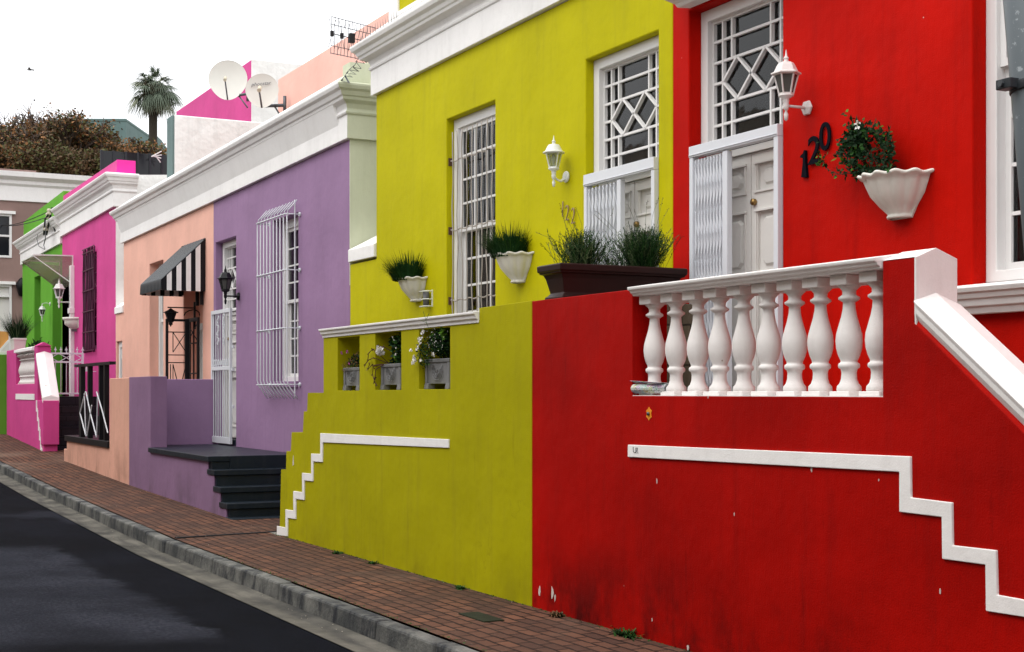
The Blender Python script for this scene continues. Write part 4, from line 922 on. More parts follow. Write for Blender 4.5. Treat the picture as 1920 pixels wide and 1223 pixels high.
# purple and peach terrace: walls, slab and dark steps
pt = thing('terrace_wall', (-22, W_, .1), 'purple front wall with a tall pillar beside the dark slate steps', 'wall')
Xc = at(282, 700, W_).x; ex = [at(q, 900, W_).x for q in (389.7, 401, 412.4, 424)]; nx = [at(q, 900, W_).x for q in (404, 415.5, 428, 439)]
st_ = [(ex[0], .70), (ex[0], .533), (ex[1], .533), (ex[1], .335), (ex[2], .335), (ex[2], .148), (ex[3], .148), (ex[3], -.3)]
mb = MB(); mb.wall([(-23.0, -.2), (Xc + .3, -.25), (Xc + .3, .699), (Xc, .699), (Xc, 1.832), (-23.0, 1.832)], [], W_ + .002, W_ + .25); mb.wall([(Xc - .02, -.25), (ex[3], -.3)] + st_[::-1][1:] + [(Xc - .02, .70)], [], W_, W_ + .02); mb.build('wall', 'purpleshaded', pt, bevel=.006)
mb = MB(); mb.box(XM - .12, XM + .1, W_ + .25, D_ - .003, 0, 1.80); mb.build('side_wall', 'purple', pt, bevel=.01)
ss = thing('entrance_steps', (-18, 5.6, 0), 'dark slate painted steps and landing slab in front of the purple house', 'steps')
mb = MB(); mb.box(Xc - .004, -18.22, W_ - .035, W_ + .252, .70, SL + .002); mb.box(XM + .1, -18.22, W_ + .252, D_ - .003, .30, SL + .002); mb.build('landing', 'slate', ss, bevel=.008)
tx = [at(393, 850, W_).x] + nx
mb = MB(); mb.box(ex[0] - .4, -18.235, W_ + .0215, W_ + .3, .2, .698); mb.build('riser', 'slate', ss)
for k, zn in enumerate((.603, .40, .217, .047)):
    x0_ = (ex[k] + .003) if k else ex[0] + .003; xn = nx[k]
    mb = MB(); mb.box(x0_ - .0, xn, W_ - .014, D_ - .003, zn - .068, zn); mb.box(x0_ - .4, xn - .03, W_ + .0215, D_ - .003, -.2, zn - .069); mb.build('step', 'slate', ss, bevel=.006)
ht = thing('terrace_wall', (-26, W_, .2), 'peach pink front wall block with a dark ledge carrying the black railing', 'wall')
x0p = at(205, 712, W_).x
mb = MB(); mb.wall([(-28.72, -.1), (-28.72, .50), (-28.43, .50), (-28.43, .66), (x0p, .66), (x0p, 1.825), (-23.004, 1.825), (-23.004, -.1)], [], W_ + .002, W_ + .25); mb.build('wall', 'peachshaded', ht, bevel=.01)
mb = MB(); mb.box(-28.5, x0p - .003, W_ - .03, W_ + .30, .662, .77); mb.build('ledge', 'blackmetal', ht, bevel=.006)
mb = MB(); mb.box(-28.5, XM - .13, W_ + .302, D_ - .003, .1, .76); mb.build('landing', 'stairtile', ht)
fr_ = thing('railing', (-26, W_ + .1, .77), 'black metal railing with white zigzag rods on the peach front wall', 'railing')
ry = W_ + .06; rx0_, rx1_ = at(146, 690, ry).x, x0p - .01; rz = 2.06
mb = MB(); mb.box(rx0_ - .1, rx1_, ry - .05, ry + .05, rz, rz + .05); mb.build('handrail', 'blackmetal', fr_)
for px in (154, 169, 190, 199.5):
    x = at(px, 760, ry).x; wd = .10 if px < 160 else .045; mb = MB(); mb.box(x - wd, x + wd, ry - .04, ry + .04, .772, rz); mb.build('post', 'blackmetal', fr_)
for a, b in (((160, 735), (150, 775)), ((150, 775), (161, 818)), ((158, 738), (161, 818)), ((161, 735), (170, 778)), ((170, 778), (181, 820)), ((181, 820), (183, 745)), ((181, 735), (192, 772)), ((192, 772), (202, 812)), ((163, 818), (172, 760))):
    mb = MB(); mb.bar(at(*a, ry - .05), at(*b, ry - .05), .017); mb.build('rod', 'gatewhite', fr_)
# black wrought screens and lantern at the peach entrance
sg = thing('wrought_gate', (-23.4, 5.7, .8), 'black wrought iron gate screen standing open beside the peach doorway', 'gate')
Xg = -23.75; ya, yb_ = atx(313, 600, Xg).y, atx(349, 600, Xg).y; zt = atx(313, 598, Xg).z
mb = MB(); mb.box(Xg - .02, Xg + .02, ya - .02, ya + .02, .77, zt); mb.box(Xg - .02, Xg + .02, yb_ - .02, yb_ + .05, .77, zt); mb.box(Xg - .015, Xg + .015, ya, yb_, zt - .04, zt)
for f in (.12, .33, .40): z = zt - (zt - .8) * f * .9; mb.box(Xg - .01, Xg + .01, ya, yb_, z - .008, z + .008)
za_, zb_2 = zt - .20, zt - .52
for z0_, z1_2 in ((zt - .22, zt - .55), (zt - .75, 1.2)):
    mb.bar((Xg, ya + .1, z0_), (Xg, yb_, z1_2), .012); mb.bar((Xg, ya + .1, z1_2), (Xg, yb_, z0_), .012); mb.bar((Xg, ya + .1, z0_), (Xg, ya + .1, z1_2), .012)
mb.bar((Xg, ya + .06, zt - .75), (Xg, ya + .06, .8), .012); mb.build('screen', 'blackmetal', sg)
xa, xb = -24.1, -23.33; ys2 = D_ - .05; mb = MB(); mb.wall(rect(xa, xb, .85, zt + .02), [rect(xa + .05, xb - .05, .9, zt - .04)], ys2 - .02, ys2 + .02)
for f in (.3, .6): mb.box(xa + (xb - xa) * f - .012, xa + (xb - xa) * f + .012, ys2 - .01, ys2 + .01, .9, zt - .04)
for z in (zt - .4, zt - .9): mb.box(xa, xb, ys2 - .01, ys2 + .01, z - .01, z + .01)
mb.bar((xa, ys2, zt - .04), (xb, ys2, zt - .4), .012); mb.bar((xa, ys2, zt - .4), (xb, ys2, zt - .04), .012); mb.bar((xa, ys2, .9), (xb, ys2, zt - .9), .012); mb.bar((xb, ys2, .9), (xa, ys2, zt - .9), .012)
mb.build('screen', 'blackmetal', sg)
ln = thing('hanging_lantern', (Xg, ya + .12, zt - .1), 'black hanging lantern on a scrolled bracket over the open wrought gate', 'lantern')
c0 = Vector((Xg, ya + .13, zt - .02)); k4 = 1.0; mb = MB()
c0 = atx(320, 588, Xg)
mb.lathe([(0, .09), (.012, .085), (.06, .05), (.13, .02), (.13, .01)], c0, 6, smooth=False); mb.lathe([(.10, .01), (.05, -.14), (.03, -.155)], c0, 6, smooth=False)
mb.lathe([(.03, -.155), (.04, -.175), (.012, -.20), (0, -.225)], c0, 8)
mb.build('lantern_body', 'blackmetal', ln); mb = MB(); e = c0 + Vector((0, .40, .10)); mb.bar(c0 + Vector((0, -.05, .10)), e, .02); mb.bar(e + Vector((0, 0, .1)), e + Vector((0, 0, -.35)), .03)
mb.tube([e + Vector((0, -.02 - .16 * math.cos(t_) * (1 - t_ / 9), -.13 + .1 * math.sin(t_))) for t_ in [i * .5 for i in range(12)]], .01, 5); mb.build('scroll_bracket', 'blackmetal', ln)

# pink terrace wall with balusters, white banister, newel; gate; dark steps
kt = thing('terrace_wall', (-33.5, W_, .4), 'magenta front wall with white balusters and a bright white sloping banister', 'wall')
op = [at(33, 656, W_), at(64, 720, W_)]; zc = 1.775; xn0, xn1 = at(64.5, 700, W_).x, at(70, 700, W_).x; xs0, xs1 = xn1, at(81, 834, W_).x
a = at(69, 667, W_); b = at(83.4, 750, W_)
mb = MB(); mb.wall([(-36.4, .2), (-31.05, .1), (-31.12, .95), (xs1, 1.42), (xn1 + .0, 1.42), (xn1, 2.58), (xn0, 2.58), (xn0, zc), (-34.9, zc), (-34.9, 2.58), (-36.4, 2.59)], [], W_, W_ + .28); mb.build('wall', 'pink', kt, bevel=.012)
mb = MB(); mb.wallx([(W_ - .02, .5), (W_ - .02, 1.42), (W_ + .30, 1.42), (W_ + .30, .5)], -31.30, -31.0); mb.build('newel_block', 'pink', kt, bevel=.01)
mb = MB(); mb.loft([[(x, W_ - .03, z), (x, W_ + .14, z + .05), (x, W_ + .31, z), (x, W_ + .31, z - .12), (x, W_ - .03, z - .12)] for x, z in ((xn1 + .01, 2.42), (-31.02, 1.48))], close=True); mb.build('banister_coping', 'white', kt, bevel=.01)
mb = MB(); mb.wallx([(W_ - .01, 2.581), (W_ + .14, 2.66), (W_ + .29, 2.581)], xn0 - .04, xn1 + .04); mb.build('pillar_cap', 'pink', kt)
mb = MB(); mb.loft([[(x, W_ - .05, 2.50), (x, W_ - .05, 2.56), (x, W_ + .1, 2.6), (x, W_ + .3, 2.56), (x, W_ + .3, 2.50), (x, W_ - .0, 2.42), (x, W_ + .28, 2.42)] for x in (-34.88, xn0 - .002)], close=True); mb.build('coping_rail', 'trimwhite', kt)
kb = bme.copy(); kb.materials.clear(); kb.materials.append(M['lampcream'])
for i in range(9):
    o = bpy.data.objects.new('baluster', kb); COL.objects.link(o); o.parent = kt; o.location = Vector((-34.7 + i * (xn0 + 34.6) / 8.6, W_ + .12, zc)) - ORG[kt.name]; o.scale = (1.3, 1.3, 1.05)
for i in range(4):
    o = bpy.data.objects.new('baluster', kb); COL.objects.link(o); o.parent = kt; o.location = Vector((xn1 + .12 + i * .16, W_ + .12, 1.76 - i * .17)) - ORG[kt.name]; o.scale = (.9, .9, .75)
mb = MB(); p0, p1 = at(30, 745, W_), at(65, 752, W_); mb.wall([(p0.x, p0.z - .05), (p1.x, p0.z - .05), (p1.x, p0.z + .08), (p0.x, p0.z + .08)], [], W_ - .012, W_ + .004)
x = p1.x; z = p0.z
x = xn1 - .1; z = 1.42
for k in range(6):
    mb.box(x, x + .09, W_ - .013 - .001 * k, W_ + .004, z - .24, z); mb.box(x + .02, x + .16, W_ - .0135 - .001 * k, W_ + .004, z - .24, z - .16); x += .14; z -= .2
mb.build('stepped_band', 'trimwhite', kt)
ks = thing('entrance_steps', (-31.5, 5.6, .3), 'black tiled steps climbing behind the magenta front wall', 'steps')
mb = MB(); mb.box(-36, -31.9, W_ + .285, D_ - .003, .2, 1.5); mb.build('landing', 'stairtile', ks)
for k in range(5):
    mb = MB(); mb.box(-31.899 + .12 * k, -31.9 + .12 * (k + 1), W_ + .285, D_ - .003, .2, 1.5 - .21 * (k + 1)); mb.build('step', 'stairtile', ks)
gt = thing('garden_gate', (-32, 5.6, 1.5), 'white spear topped metal gate beside the magenta pillar', 'gate')
X = -32.0; ya, yb_ = 5.28, atx(155, 655, X).y; z0g, z1g = atx(120, 738, X).z, atx(120, 663, X).z; zm_ = atx(120, 679, X).z
mb = MB()
for z in (z0g, zm_, z1g): mb.box(X - .018, X + .018, ya, yb_, z - .018, z + .018)
for y in (ya, yb_): mb.box(X - .022, X + .022, y - .022, y + .022, z0g - .02, z1g + .02)
n_ = 6
for k in range(1, n_): y = ya + (yb_ - ya) * k / n_; mb.bar((X, y, z0g), (X, y, zm_), .014)
mid = (ya + yb_) / 2; zz = (zm_ + z1g) / 2
for s0 in (ya + .02, mid): 
    e = s0 + (yb_ - ya) / 2 - .02; mb.bar((X, s0, zz), (X, (s0 + e) / 2, z1g), .014); mb.bar((X, (s0 + e) / 2, z1g), (X, e, zz), .014); mb.bar((X, s0, zz), (X, (s0 + e) / 2, zm_), .014); mb.bar((X, (s0 + e) / 2, zm_), (X, e, zz), .014)
for k in range(n_ + 1):
    y = ya + (yb_ - ya) * k / n_; mb.bar((X, y, z1g), (X, y, z1g + .08), .016)
    mb.wallx([(y - .035, z1g + .07), (y + .035, z1g + .07), (y + .012, z1g + .10), (y, z1g + .15), (y - .012, z1g + .10)], X - .006, X + .006)
mb.build('gate_frame', 'gatewhite', gt); mb = MB(); mb.box(X - .03, X + .03, yb_ + .03, yb_ + .14, zm_ - .2, zm_ - .05); mb.bar((X, yb_ + .12, zm_ - .03), (X, D_, zm_ - .03), .015); mb.bar((X, yb_ + .12, zm_ - .2), (X, D_, zm_ - .2), .015); mb.build('latch', 'gatewhite', gt)
# green wall at the far left
gw = thing('terrace_wall', (-38, 4.9, .7), 'bright green front wall at the left edge with a white coping', 'wall')
mb = MB(); xg = -36.42; mb.box(-44, xg, 4.78, 5.05, .2, 2.50); mb.build('wall', 'green', gw, bevel=.012); mb = MB(); mb.box(-44.02, xg - .35, 4.74, 5.09, 2.502, 2.58); mb.box(-37.2, xg - .3, 4.76, 4.781, 1.52, 1.60); mb.build('coping', 'trimwhite', gw, bevel=.006)

# ================================================================== wall lamps
def lamp(loc, label, mat, glass, scale=1.0, sides=6, arm=.20, curved=False, group='wall lanterns beside the house doors', up=False):
    """lantern on an arm; local origin at the centre of the wall plate"""
    t = thing('wall_lamp', loc, label, 'wall lamp', group); t.scale = (scale,) * 3; c = (0, -arm, .0); d = -.0
    mb = MB(); mb.lathe([(0, 0), (.05, 0), (.055, .008), (.05, .02), (.03, .026), (0, .03)], seg=6 if not curved else 20, smooth=curved)
    mb.bm.transform(Matrix.Rotation(rad(90), 4, 'X')); mb.build('wall_plate', mat, t, local=True, bevel=.002)
    mb = MB()
    if up: mb.tube([(0, -.02, .0), (0, -.10, .02), (0, -arm, -.0), (0, -arm, -.06)], [.012, .01, .01, .01], 8)
    elif curved: mb.tube([(0, -.02, -.02), (0, -.07, -.045), (0, -arm + .03, -.03), (0, -arm, -.005)], [.02, .012, .010, .012], 8)
    else: mb.tube([(0, -.02, 0), (0, -arm, 0)], [.011, .009], 8)
    mb.build('arm', mat, t, local=True)
    if up: c = (0, -arm, -.36)
    mb = MB(); mb.lathe([(0, -.105), (.012, -.095), (.016, -.06), (.007, -.035), (.012, -.03), (.018, -.02), (.022, 0), (.018, .02), (.024, .035), (.02, .045), (.052, .062), (.052, .072), (0, .073)], c, 12); mb.build('lamp_base', mat, t, local=True)
    r0, r1, z0, z1 = .046, .083, .072, .215
    mb = MB()
    for k in range(sides):
        a = 2 * math.pi * k / sides; mb.bar((c[0] + r0 * math.cos(a), c[1] + r0 * math.sin(a), c[2] + z0), (c[0] + r1 * math.cos(a), c[1] + r1 * math.sin(a), c[2] + z1), .009, .009)
    mb.lathe([(r0 - .006, z0), (r0 + .004, z0), (r0 + .006, z0 + .012), (r0 - .004, z0 + .012)], c, sides, smooth=False); mb.lathe([(r1 - .012, z1 - .012), (r1 + .002, z1 - .012), (r1 + .006, z1 + .001), (r1 - .012, z1)], c, sides, smooth=False)
    mb.build('lantern_cage', mat, t, local=True)
    mb = MB(); mb.lathe([(r0 - .003, z0 + .005), (r1 - .006, z1 - .002)], c, sides, smooth=False); mb.build('lamp_glass', glass, t, local=True)
    mb = MB(); mb.lathe([(0, z0 + .01), (.014, z0 + .01), (.014, z0 + .05), (.024, z0 + .07), (.024, z0 + .10), (.012, z0 + .125), (0, z0 + .13)], c, 12); mb.build('bulb', 'bulb', t, local=True)
    mb = MB(); mb.lathe([(r1 - .01, z1 - .004), (r1 + .020, z1 - .006), (r1 + .02, z1 + .004), (r1 + .0, z1 + .012), (.062, z1 + .055), (.05, z1 + .073), (.0, z1 + .078)], c, sides if not curved else 20, smooth=curved)
    mb.lathe([(.022, z1 + .07), (.014, z1 + .095), (.02, z1 + .103), (.008, z1 + .12), (.004, z1 + .15), (0, z1 + .165)], c, 10); mb.build('lamp_roof', mat, t, local=True, bevel=.002)
    return t
lamp(at(1515, 203, D_ - .002), 'cream hexagonal lantern on a straight arm on the red wall above the number 120', 'lampcream', 'smokeglass', 1.0, 6, .185)
lamp(at(1063, 332, D_ - .002), 'white round-topped lantern on a curved arm on the yellow wall above the number 122', 'lampwhite', 'lampglass', .95, 4, .14, True)
lamp(at(448, 556, D_ - .002), 'black lantern on an arm on the purple wall beside the gated door', 'blackmetal', 'smokeglass', 1.22, 6, .17)
lamp(at(137, 567, D_ - .002), 'white lantern on the magenta wall under the clear canopy', 'lampwhite', 'smokeglass', 1.45, 6, .22)
lamp(at(94.5, 570, D_ - .002), 'small white lantern hanging on the green wall', 'lampwhite', 'smokeglass', 1.0, 6, .20, up=True)

# ================================================================== plants
def grass_tuft(mb, c, r, n_, L, droop=.35, wd=.006, lean=(0, 0)):
    for _ in range(n_):
        a = R.uniform(0, 6.283); q = r * math.sqrt(R.random()); e = R.uniform(.15, 1.1)
        mb.blade(Vector(c) + Vector((q * math.cos(a), q * math.sin(a), 0)), (math.cos(a) * e * .7 + lean[0], math.sin(a) * e * .7 + lean[1], 1), L * R.uniform(.55, 1.1), wd, droop * R.uniform(.3, 1.3))
def half_bowl(px, py, Rr, label, seed):
    rb = random.Random(seed); p = at(px, py, D_ - .003); t = thing('wall_planter', p, label, 'wall planter', 'scalloped half bowls on the house walls')
    H = Rr * 1.02; L = 9; rip = lambda a, k: 1 + k * abs(math.cos(a * L)) 
    prof = [(.28, 0), (.34, .0), (.36, .05), (.33, .08), (.34, .11), (.52, .28), (.73, .52), (.85, .78), (.88, .90), (.97, .92), (1.0, .96), (.97, 1.0), (.90, .98), (.80, .90)]
    def mod(i, a, r_, z):
        if i >= 8: return r_ * (1 + .035 * math.cos(a * 14)), z + .022 * Rr * math.cos(a * 14)
        if i >= 4: return r_ * (1 - .055 * (0.5 + .5 * math.cos(a * 14 + math.pi)) ** 2 * (1 if i > 4 else .3)), z
        return r_, z
    mb = MB(); mb.lathe([(a * Rr, b * H) for a, b in prof], seg=84, a0=math.pi, a1=2 * math.pi, mod=mod)
    mb.wall([(-.9 * Rr, .9 * H), (.9 * Rr, .9 * H), (.34 * Rr, .0), (-.34 * Rr, 0)], [], -.012, 0.001)
    b = mb.build('bowl', 'pot', t, local=True)
    mb = MB(); mb.lathe([(0, .88 * H), (.86 * Rr, .88 * H)], seg=20, a0=math.pi, a1=2 * math.pi); mb.build('soil', 'soil', t, local=True); return t, Rr, H
for px, py, Rr, lab in ((784, 566, .25, 'white scalloped half bowl of dark grass on the yellow wall left of the barred window'), (976, 531, .265, 'white scalloped half bowl of dark grass on the yellow wall right of the barred window')):
    t, r_, H = half_bowl(px, py, Rr, lab, px)
    mb = MB(); grass_tuft(mb, (-.02, -.11, H * .87), .17, 1300, .40, .45, .009, (-.12, -.03)); g = mb.build('grass', 'grassdark', t, local=True, recalc=False)
    mb = MB(); grass_tuft(mb, (-.02, -.11, H * .9), .16, 260, .42, .5, .007, (-.16, -.03)); mb.build('grass_tips', 'grasstip', t, local=True, recalc=False)
    mb = MB(); grass_tuft(mb, (-.02, -.12, H * .88), .15, 60, .08, .9, .006)
    mb.tube([(.03, -.1, H * .9), (.06, -.1, H + .26), (.10, -.12, H + .30)], .0015, 4); mb.tube([(-.05, -.1, H * .9), (-.1, -.1, H + .24), (-.16, -.12, H + .28)], .0015, 4); mb.build('dry_stems', 'drybrown', t, local=True, recalc=False)
t, r_, H = half_bowl(1692, 411, .268, 'large cream scalloped half bowl with a trailing vine on the red wall', 3)
o0 = ORG[t.name]; YV = D_ - .13
def L_(px, py, y=YV): return at(px, py, y) - o0
stems = [[(1668, 330), (1660, 300), (1655, 270), (1640, 248), (1618, 240), (1600, 243)], [(1655, 330), (1640, 300), (1620, 270), (1598, 250)], [(1650, 330), (1625, 322), (1600, 325), (1570, 327), (1552, 318), (1543, 302)], [(1645, 328), (1620, 330), (1595, 312), (1580, 290), (1585, 270), (1602, 255)], [(1665, 328), (1668, 285), (1662, 262), (1650, 245)]]
mb = MB()
for s4 in stems: mb.tube([L_(a, b, YV + R.uniform(-.03, .03)) for a, b in s4], .0025, 5)
mb.build('stems', 'stembrown', t, local=True)
lm = [MB(), MB(), MB()]
def leafat(p, L=.041, wts=(.86, .11, .03)):
    k = R.choices((0, 1, 2), wts)[0]; d = Vector((R.gauss(0, 1), R.gauss(0, .7), R.gauss(.2, .8))); nn = Vector((R.gauss(0, .5), -1, R.gauss(.4, .6)))
    lm[k].leaf(p, d, nn, L * R.uniform(.5, 1.35), L * R.uniform(.38, .62), R.uniform(-.1, .25))
for si, s4 in enumerate(stems):
    for (a, b), (c1, d1) in zip(s4, s4[1:]):
        n_ = 6 if si == 2 and a < 1620 else 50
        for k in range(n_):
            f = R.random(); sp = 9 if si != 2 else 5; leafat(L_(a + (c1 - a) * f + R.gauss(0, sp * .7), b + (d1 - b) * f + R.gauss(0, sp * .7), YV + R.gauss(0, .035)))
for _ in range(420): leafat(L_(R.gauss(1606, 12), R.gauss(272, 18), YV + R.gauss(0, .03)), .046, (.8, .18, .02))
for _ in range(26): leafat(L_(R.gauss(1539, 5), R.gauss(300, 8), YV + R.gauss(0, .03)), .04, (.3, .45, .25))
for _ in range(10): leafat(L_(R.gauss(1575, 8), R.gauss(322, 4), YV), .03)
for mb, mt, nm in zip(lm, ('leafdark', 'leafmid', 'leafbright'), ('dark_leaves', 'leaves', 'young_leaves')): mb.build(nm, mt, t, local=True, recalc=False)
fc = L_(1609, 235, YV - .04); mb = MB()
for k in range(5):
    a = 2 * math.pi * k / 5 + .3; d = Vector((math.cos(a), -.25, math.sin(a))); e = Vector((-math.sin(a), 0, math.cos(a)))
    mb.face([fc, fc + d * .014 + e * .011, fc + d * .03 + e * .008, fc + d * .033 - e * .004, fc + d * .02 - e * .012])
f = mb.build('flower', 'petalwhite', t, local=True, recalc=False); mb = MB(); mb.lathe([(0, 0), (.006, .003), (0, .006)], fc + Vector((0, -.006, 0)), 8); mb.build('flower_centre', 'petalyellow', f, local=True)
# plain white planter on the magenta wall
p = at(143, 617, D_ - .003); t = thing('wall_planter', p, 'small plain white half round planter on the magenta wall beside the dark window', 'wall planter')
mb = MB(); mb.lathe([(.12, 0), (.16, .02), (.18, .04), (.26, .10), (.27, .17), (.27, .20), (.31, .215), (.31, .26), (.27, .26)], seg=24, a0=math.pi, a1=2 * math.pi); mb.box(-.3, .3, -.01, .0015, .02, .26); mb.build('bowl', 'pot', t, local=True)
mb = MB(); mb.box(-.05, .05, -.1, 0, -.06, .0); mb.build('bracket', 'inkgrey', t, local=True)
# three stone planters in the yellow wall
def planter(xc, z, label, W=.40, Hh=.225):
    t = thing('stone_planter', (xc, W_ + .20, z + .002), label, 'planter', 'grey square planters in the yellow wall niches'); h = W / 2; d = .15
    mb = MB()
    for sx in (-1, 1):
        for sy in (-1, 1):
            x0, x1 = sorted((sx * (h + .012), sx * (h - .075))); y0, y1 = sorted((sy * (d + .012), sy * (d - .06)))
            mb.loft([[(x0, y0, 0), (x1, y0, 0), (x1, y1, 0), (x0, y1, 0)], [(x0 + .006, y0 + .006, .05), (x1, y0 + .006, .05), (x1, y1, .05), (x0 + .006, y1, .05)]], close=True)
    mb.loft([[(sx * a * 1, sy * b, zz) for sx, sy in ((-1, -1), (1, -1), (1, 1), (-1, 1))] for a, b, zz in ((h - .01, d - .01, .045), (h - .004, d - .004, Hh - .035), (h + .006, d + .006, Hh - .03), (h + .008, d + .008, Hh - .004), (h, d, Hh))], close=True)
    for sx in (-1, 1): mb.box(sx * (h - .02) - .018, sx * (h - .02) + .018, -d - .006, -d + .02, .04, Hh - .036); mb.box(h - .012, h + .006, sx * (d - .02) - .02, sx * (d - .02) + .02, .04, Hh - .036)
    b = mb.build('pot', 'stonepot', t, local=True, bevel=.004)
    mb = MB()
    for sg in (-1, 1):
        for rr in (.05, .078, .105): mb.tube([(sg * (.005 + rr * math.sin(a)), -d - .002, .135 + .02 - rr * .75 * math.cos(a)) for a in [i * .26 for i in range(10)]], .0035, 4)
        mb.tube([(sg * .01, -d - .003, .10), (sg * .035, -d - .003, .135), (sg * .015, -d - .003, .17), (0, -d - .003, .145)], .004, 4)
        mb.tube([(h + .0, sg * (.02 + .05 * math.sin(a)), .14 - .06 * math.cos(a)) for a in [i * .3 for i in range(9)]], .003, 4)
    mb.build('relief', 'stonepot', b, local=True); return t, Hh
def clump(mbs, c, rad3, n_, L, wts, asp=.55, up=.3):
    for _ in range(n_):
        while True:
            v = Vector((R.uniform(-1, 1), R.uniform(-1, 1), R.uniform(-1, 1)))
            if v.length < 1: break
        p = Vector(c) + Vector((v.x * rad3[0], v.y * rad3[1], v.z * rad3[2])); k = R.choices(range(len(mbs)), wts)[0]
        mbs[k].leaf(p, Vector((R.gauss(0, 1), R.gauss(0, 1), R.gauss(up, .8))), Vector((R.gauss(0, .6), R.gauss(-.6, .6), R.gauss(.6, .5))), L * R.uniform(.6, 1.3), L * asp * R.uniform(.7, 1.3), R.uniform(-.1, .3))
def flowers(pts, r_, mat, T):
    for p in pts: mb = MB(); blossoms(mb, [p], r_); mb.build('flower', mat, T, local=True, recalc=False)
def blossoms(mb, pts, r_):
    for p in pts:
        for k in range(9): mb.leaf(p, Vector((R.gauss(0, 1), R.gauss(-.4, .7), R.gauss(.2, 1))), Vector((R.gauss(0, .5), -1, R.gauss(0, .5))), r_ * R.uniform(.8, 1.2), r_ * .9, .1)
t, h_ = planter((n1[0] + n1[1]) / 2 - .045, 1.612, 'grey stone planter with low pink flowers in the leftmost niche of the yellow wall', .42)
A, B, C_ = MB(), MB(), MB(); clump([A, B, C_], (0, -.02, h_ + .05), (.22, .16, .08), 900, .026, (.5, .25, .25)); clump([A, B, C_], (-.12, -.14, h_ - .0), (.12, .06, .07), 260, .016, (.1, .1, .8), .3); clump([A], (.09, .0, h_ + .09), (.16, .12, .12), 420, .028, (1,)); clump([C_], (.0, -.05, h_ + .08), (.14, .1, .07), 160, .03, (1,), .25, 1.2)
A.build('foliage', 'leafdark', t, local=True, recalc=False); B.build('leaves', 'leafmid', t, local=True, recalc=False); C_.build('dry_stems', 'drybrown', t, local=True, recalc=False)
flowers([(-.25, -.16, h_ + .15), (-.15, -.14, h_ + .16), (-.11, -.15, h_ + .155), (-.02, -.16, h_ + .04)], .018, 'petalpink', t)
t, h_ = planter((n2[0] + n2[1]) / 2 - .05, 1.617, 'grey stone planter with geranium and one large white bloom in the yellow wall middle niche', .46, .24)
A, B, C_ = MB(), MB(), MB(); clump([A, B, C_], (.12, -.03, h_ + .13), (.17, .14, .15), 620, .045, (.45, .42, .13), .9); clump([A, B, C_], (.16, -.08, h_ + .2), (.08, .1, .07), 160, .035, (.2, .3, .5), .9); clump([A, B], (-.06, -.08, h_ + .2), (.08, .06, .05), 110, .035, (.3, .7), .9); clump([A], (0, 0, h_ + .03), (.2, .13, .06), 420, .035, (1,))
clump([A], (.08, .06, h_ + .13), (.2, .06, .14), 500, .04, (1,))
A.build('foliage', 'leafdark', t, local=True, recalc=False); B.build('leaves', 'leafmid', t, local=True, recalc=False); C_.build('young_leaves', 'leafbright', t, local=True, recalc=False)
mb = MB(); c = (-.17, -.2, h_ + .02)
for pts in ([(-.15, -.1, h_), (-.2, -.2, h_ + .10), (-.28, -.22, h_ + .14), (-.36, -.23, h_ + .10), (-.37, -.23, h_ + .03)], [(-.15, -.1, h_), (-.25, -.22, h_ + .06), (-.35, -.23, h_ + .04), (-.44, -.24, h_ - .01)], [(-.15, -.15, h_), (-.26, -.22, h_ - .02), (-.28, -.22, h_ - .10), (-.22, -.22, h_ - .17), (-.17, -.22, h_ - .20)], [(-.15, -.15, h_), (-.2, -.22, h_ - .05), (-.22, -.22, h_ - .13), (-.25, -.22, h_ - .18)], [(-.15, -.15, h_), (-.3, -.22, h_ - .01), (-.38, -.23, h_ - .05), (-.33, -.23, h_ + .0)], [(-.05, -.1, h_ + .1), (-.15, -.16, h_ + .16), (-.25, -.18, h_ + .17)]):
    mb.tube(pts, .004, 5)
    for p in pts[1:]:
        for _ in range(5): mb.leaf(p, (R.gauss(0, 1), R.gauss(0, 1), R.gauss(0, 1)), (0, -1, R.gauss(0, 1)), .022, .012)
mb.build('curly_stems', 'stembrown', t, local=True, recalc=False)
mb = MB(); c = Vector((-.13, -.20, h_ + .115))
for _ in range(90):
    v = Vector((R.gauss(0, 1), R.gauss(-.6, .7), R.gauss(0, 1))).normalized(); mb.leaf(c + v * .018, v + Vector((R.gauss(0, .3), 0, R.gauss(0, .3))), v.cross(Vector((.3, .2, 1))), .03, .03, .3)
mb.build('large_bloom', 'petalwhite', t, local=True, recalc=False)
flowers([(.1, -.17, h_ + .24), (.13, -.17, h_ + .22), (-.2, -.2, h_ + .16), (.18, -.17, h_ + .14), (.17, -.17, h_ + .08)], .015, 'petalwhite', t)
t, h_ = planter((n3[0] + n3[1]) / 2 - .045, 1.622, 'grey stone planter with a tall white-flowered bush in the rightmost niche of the yellow wall', .50, .26)
A, B, C_ = MB(), MB(), MB(); clump([A, B], (.03, -.04, h_ + .13), (.24, .17, .15), 3400, .026, (.85, .15)); clump([A, B, C_], (-.2, -.18, h_ + .05), (.13, .06, .13), 420, .022, (.6, .3, .1)); clump([A, B, C_], (.06, -.14, h_ + .16), (.19, .08, .12), 900, .02, (.5, .4, .1))
clump([C_], (.19, -.17, h_ + .22), (.03, .02, .05), 14, .05, (1,), .6)
A.build('foliage', 'leafdark', t, local=True, recalc=False); B.build('leaves', 'leafmid', t, local=True, recalc=False); C_.build('young_leaves', 'leafbright', t, local=True, recalc=False)
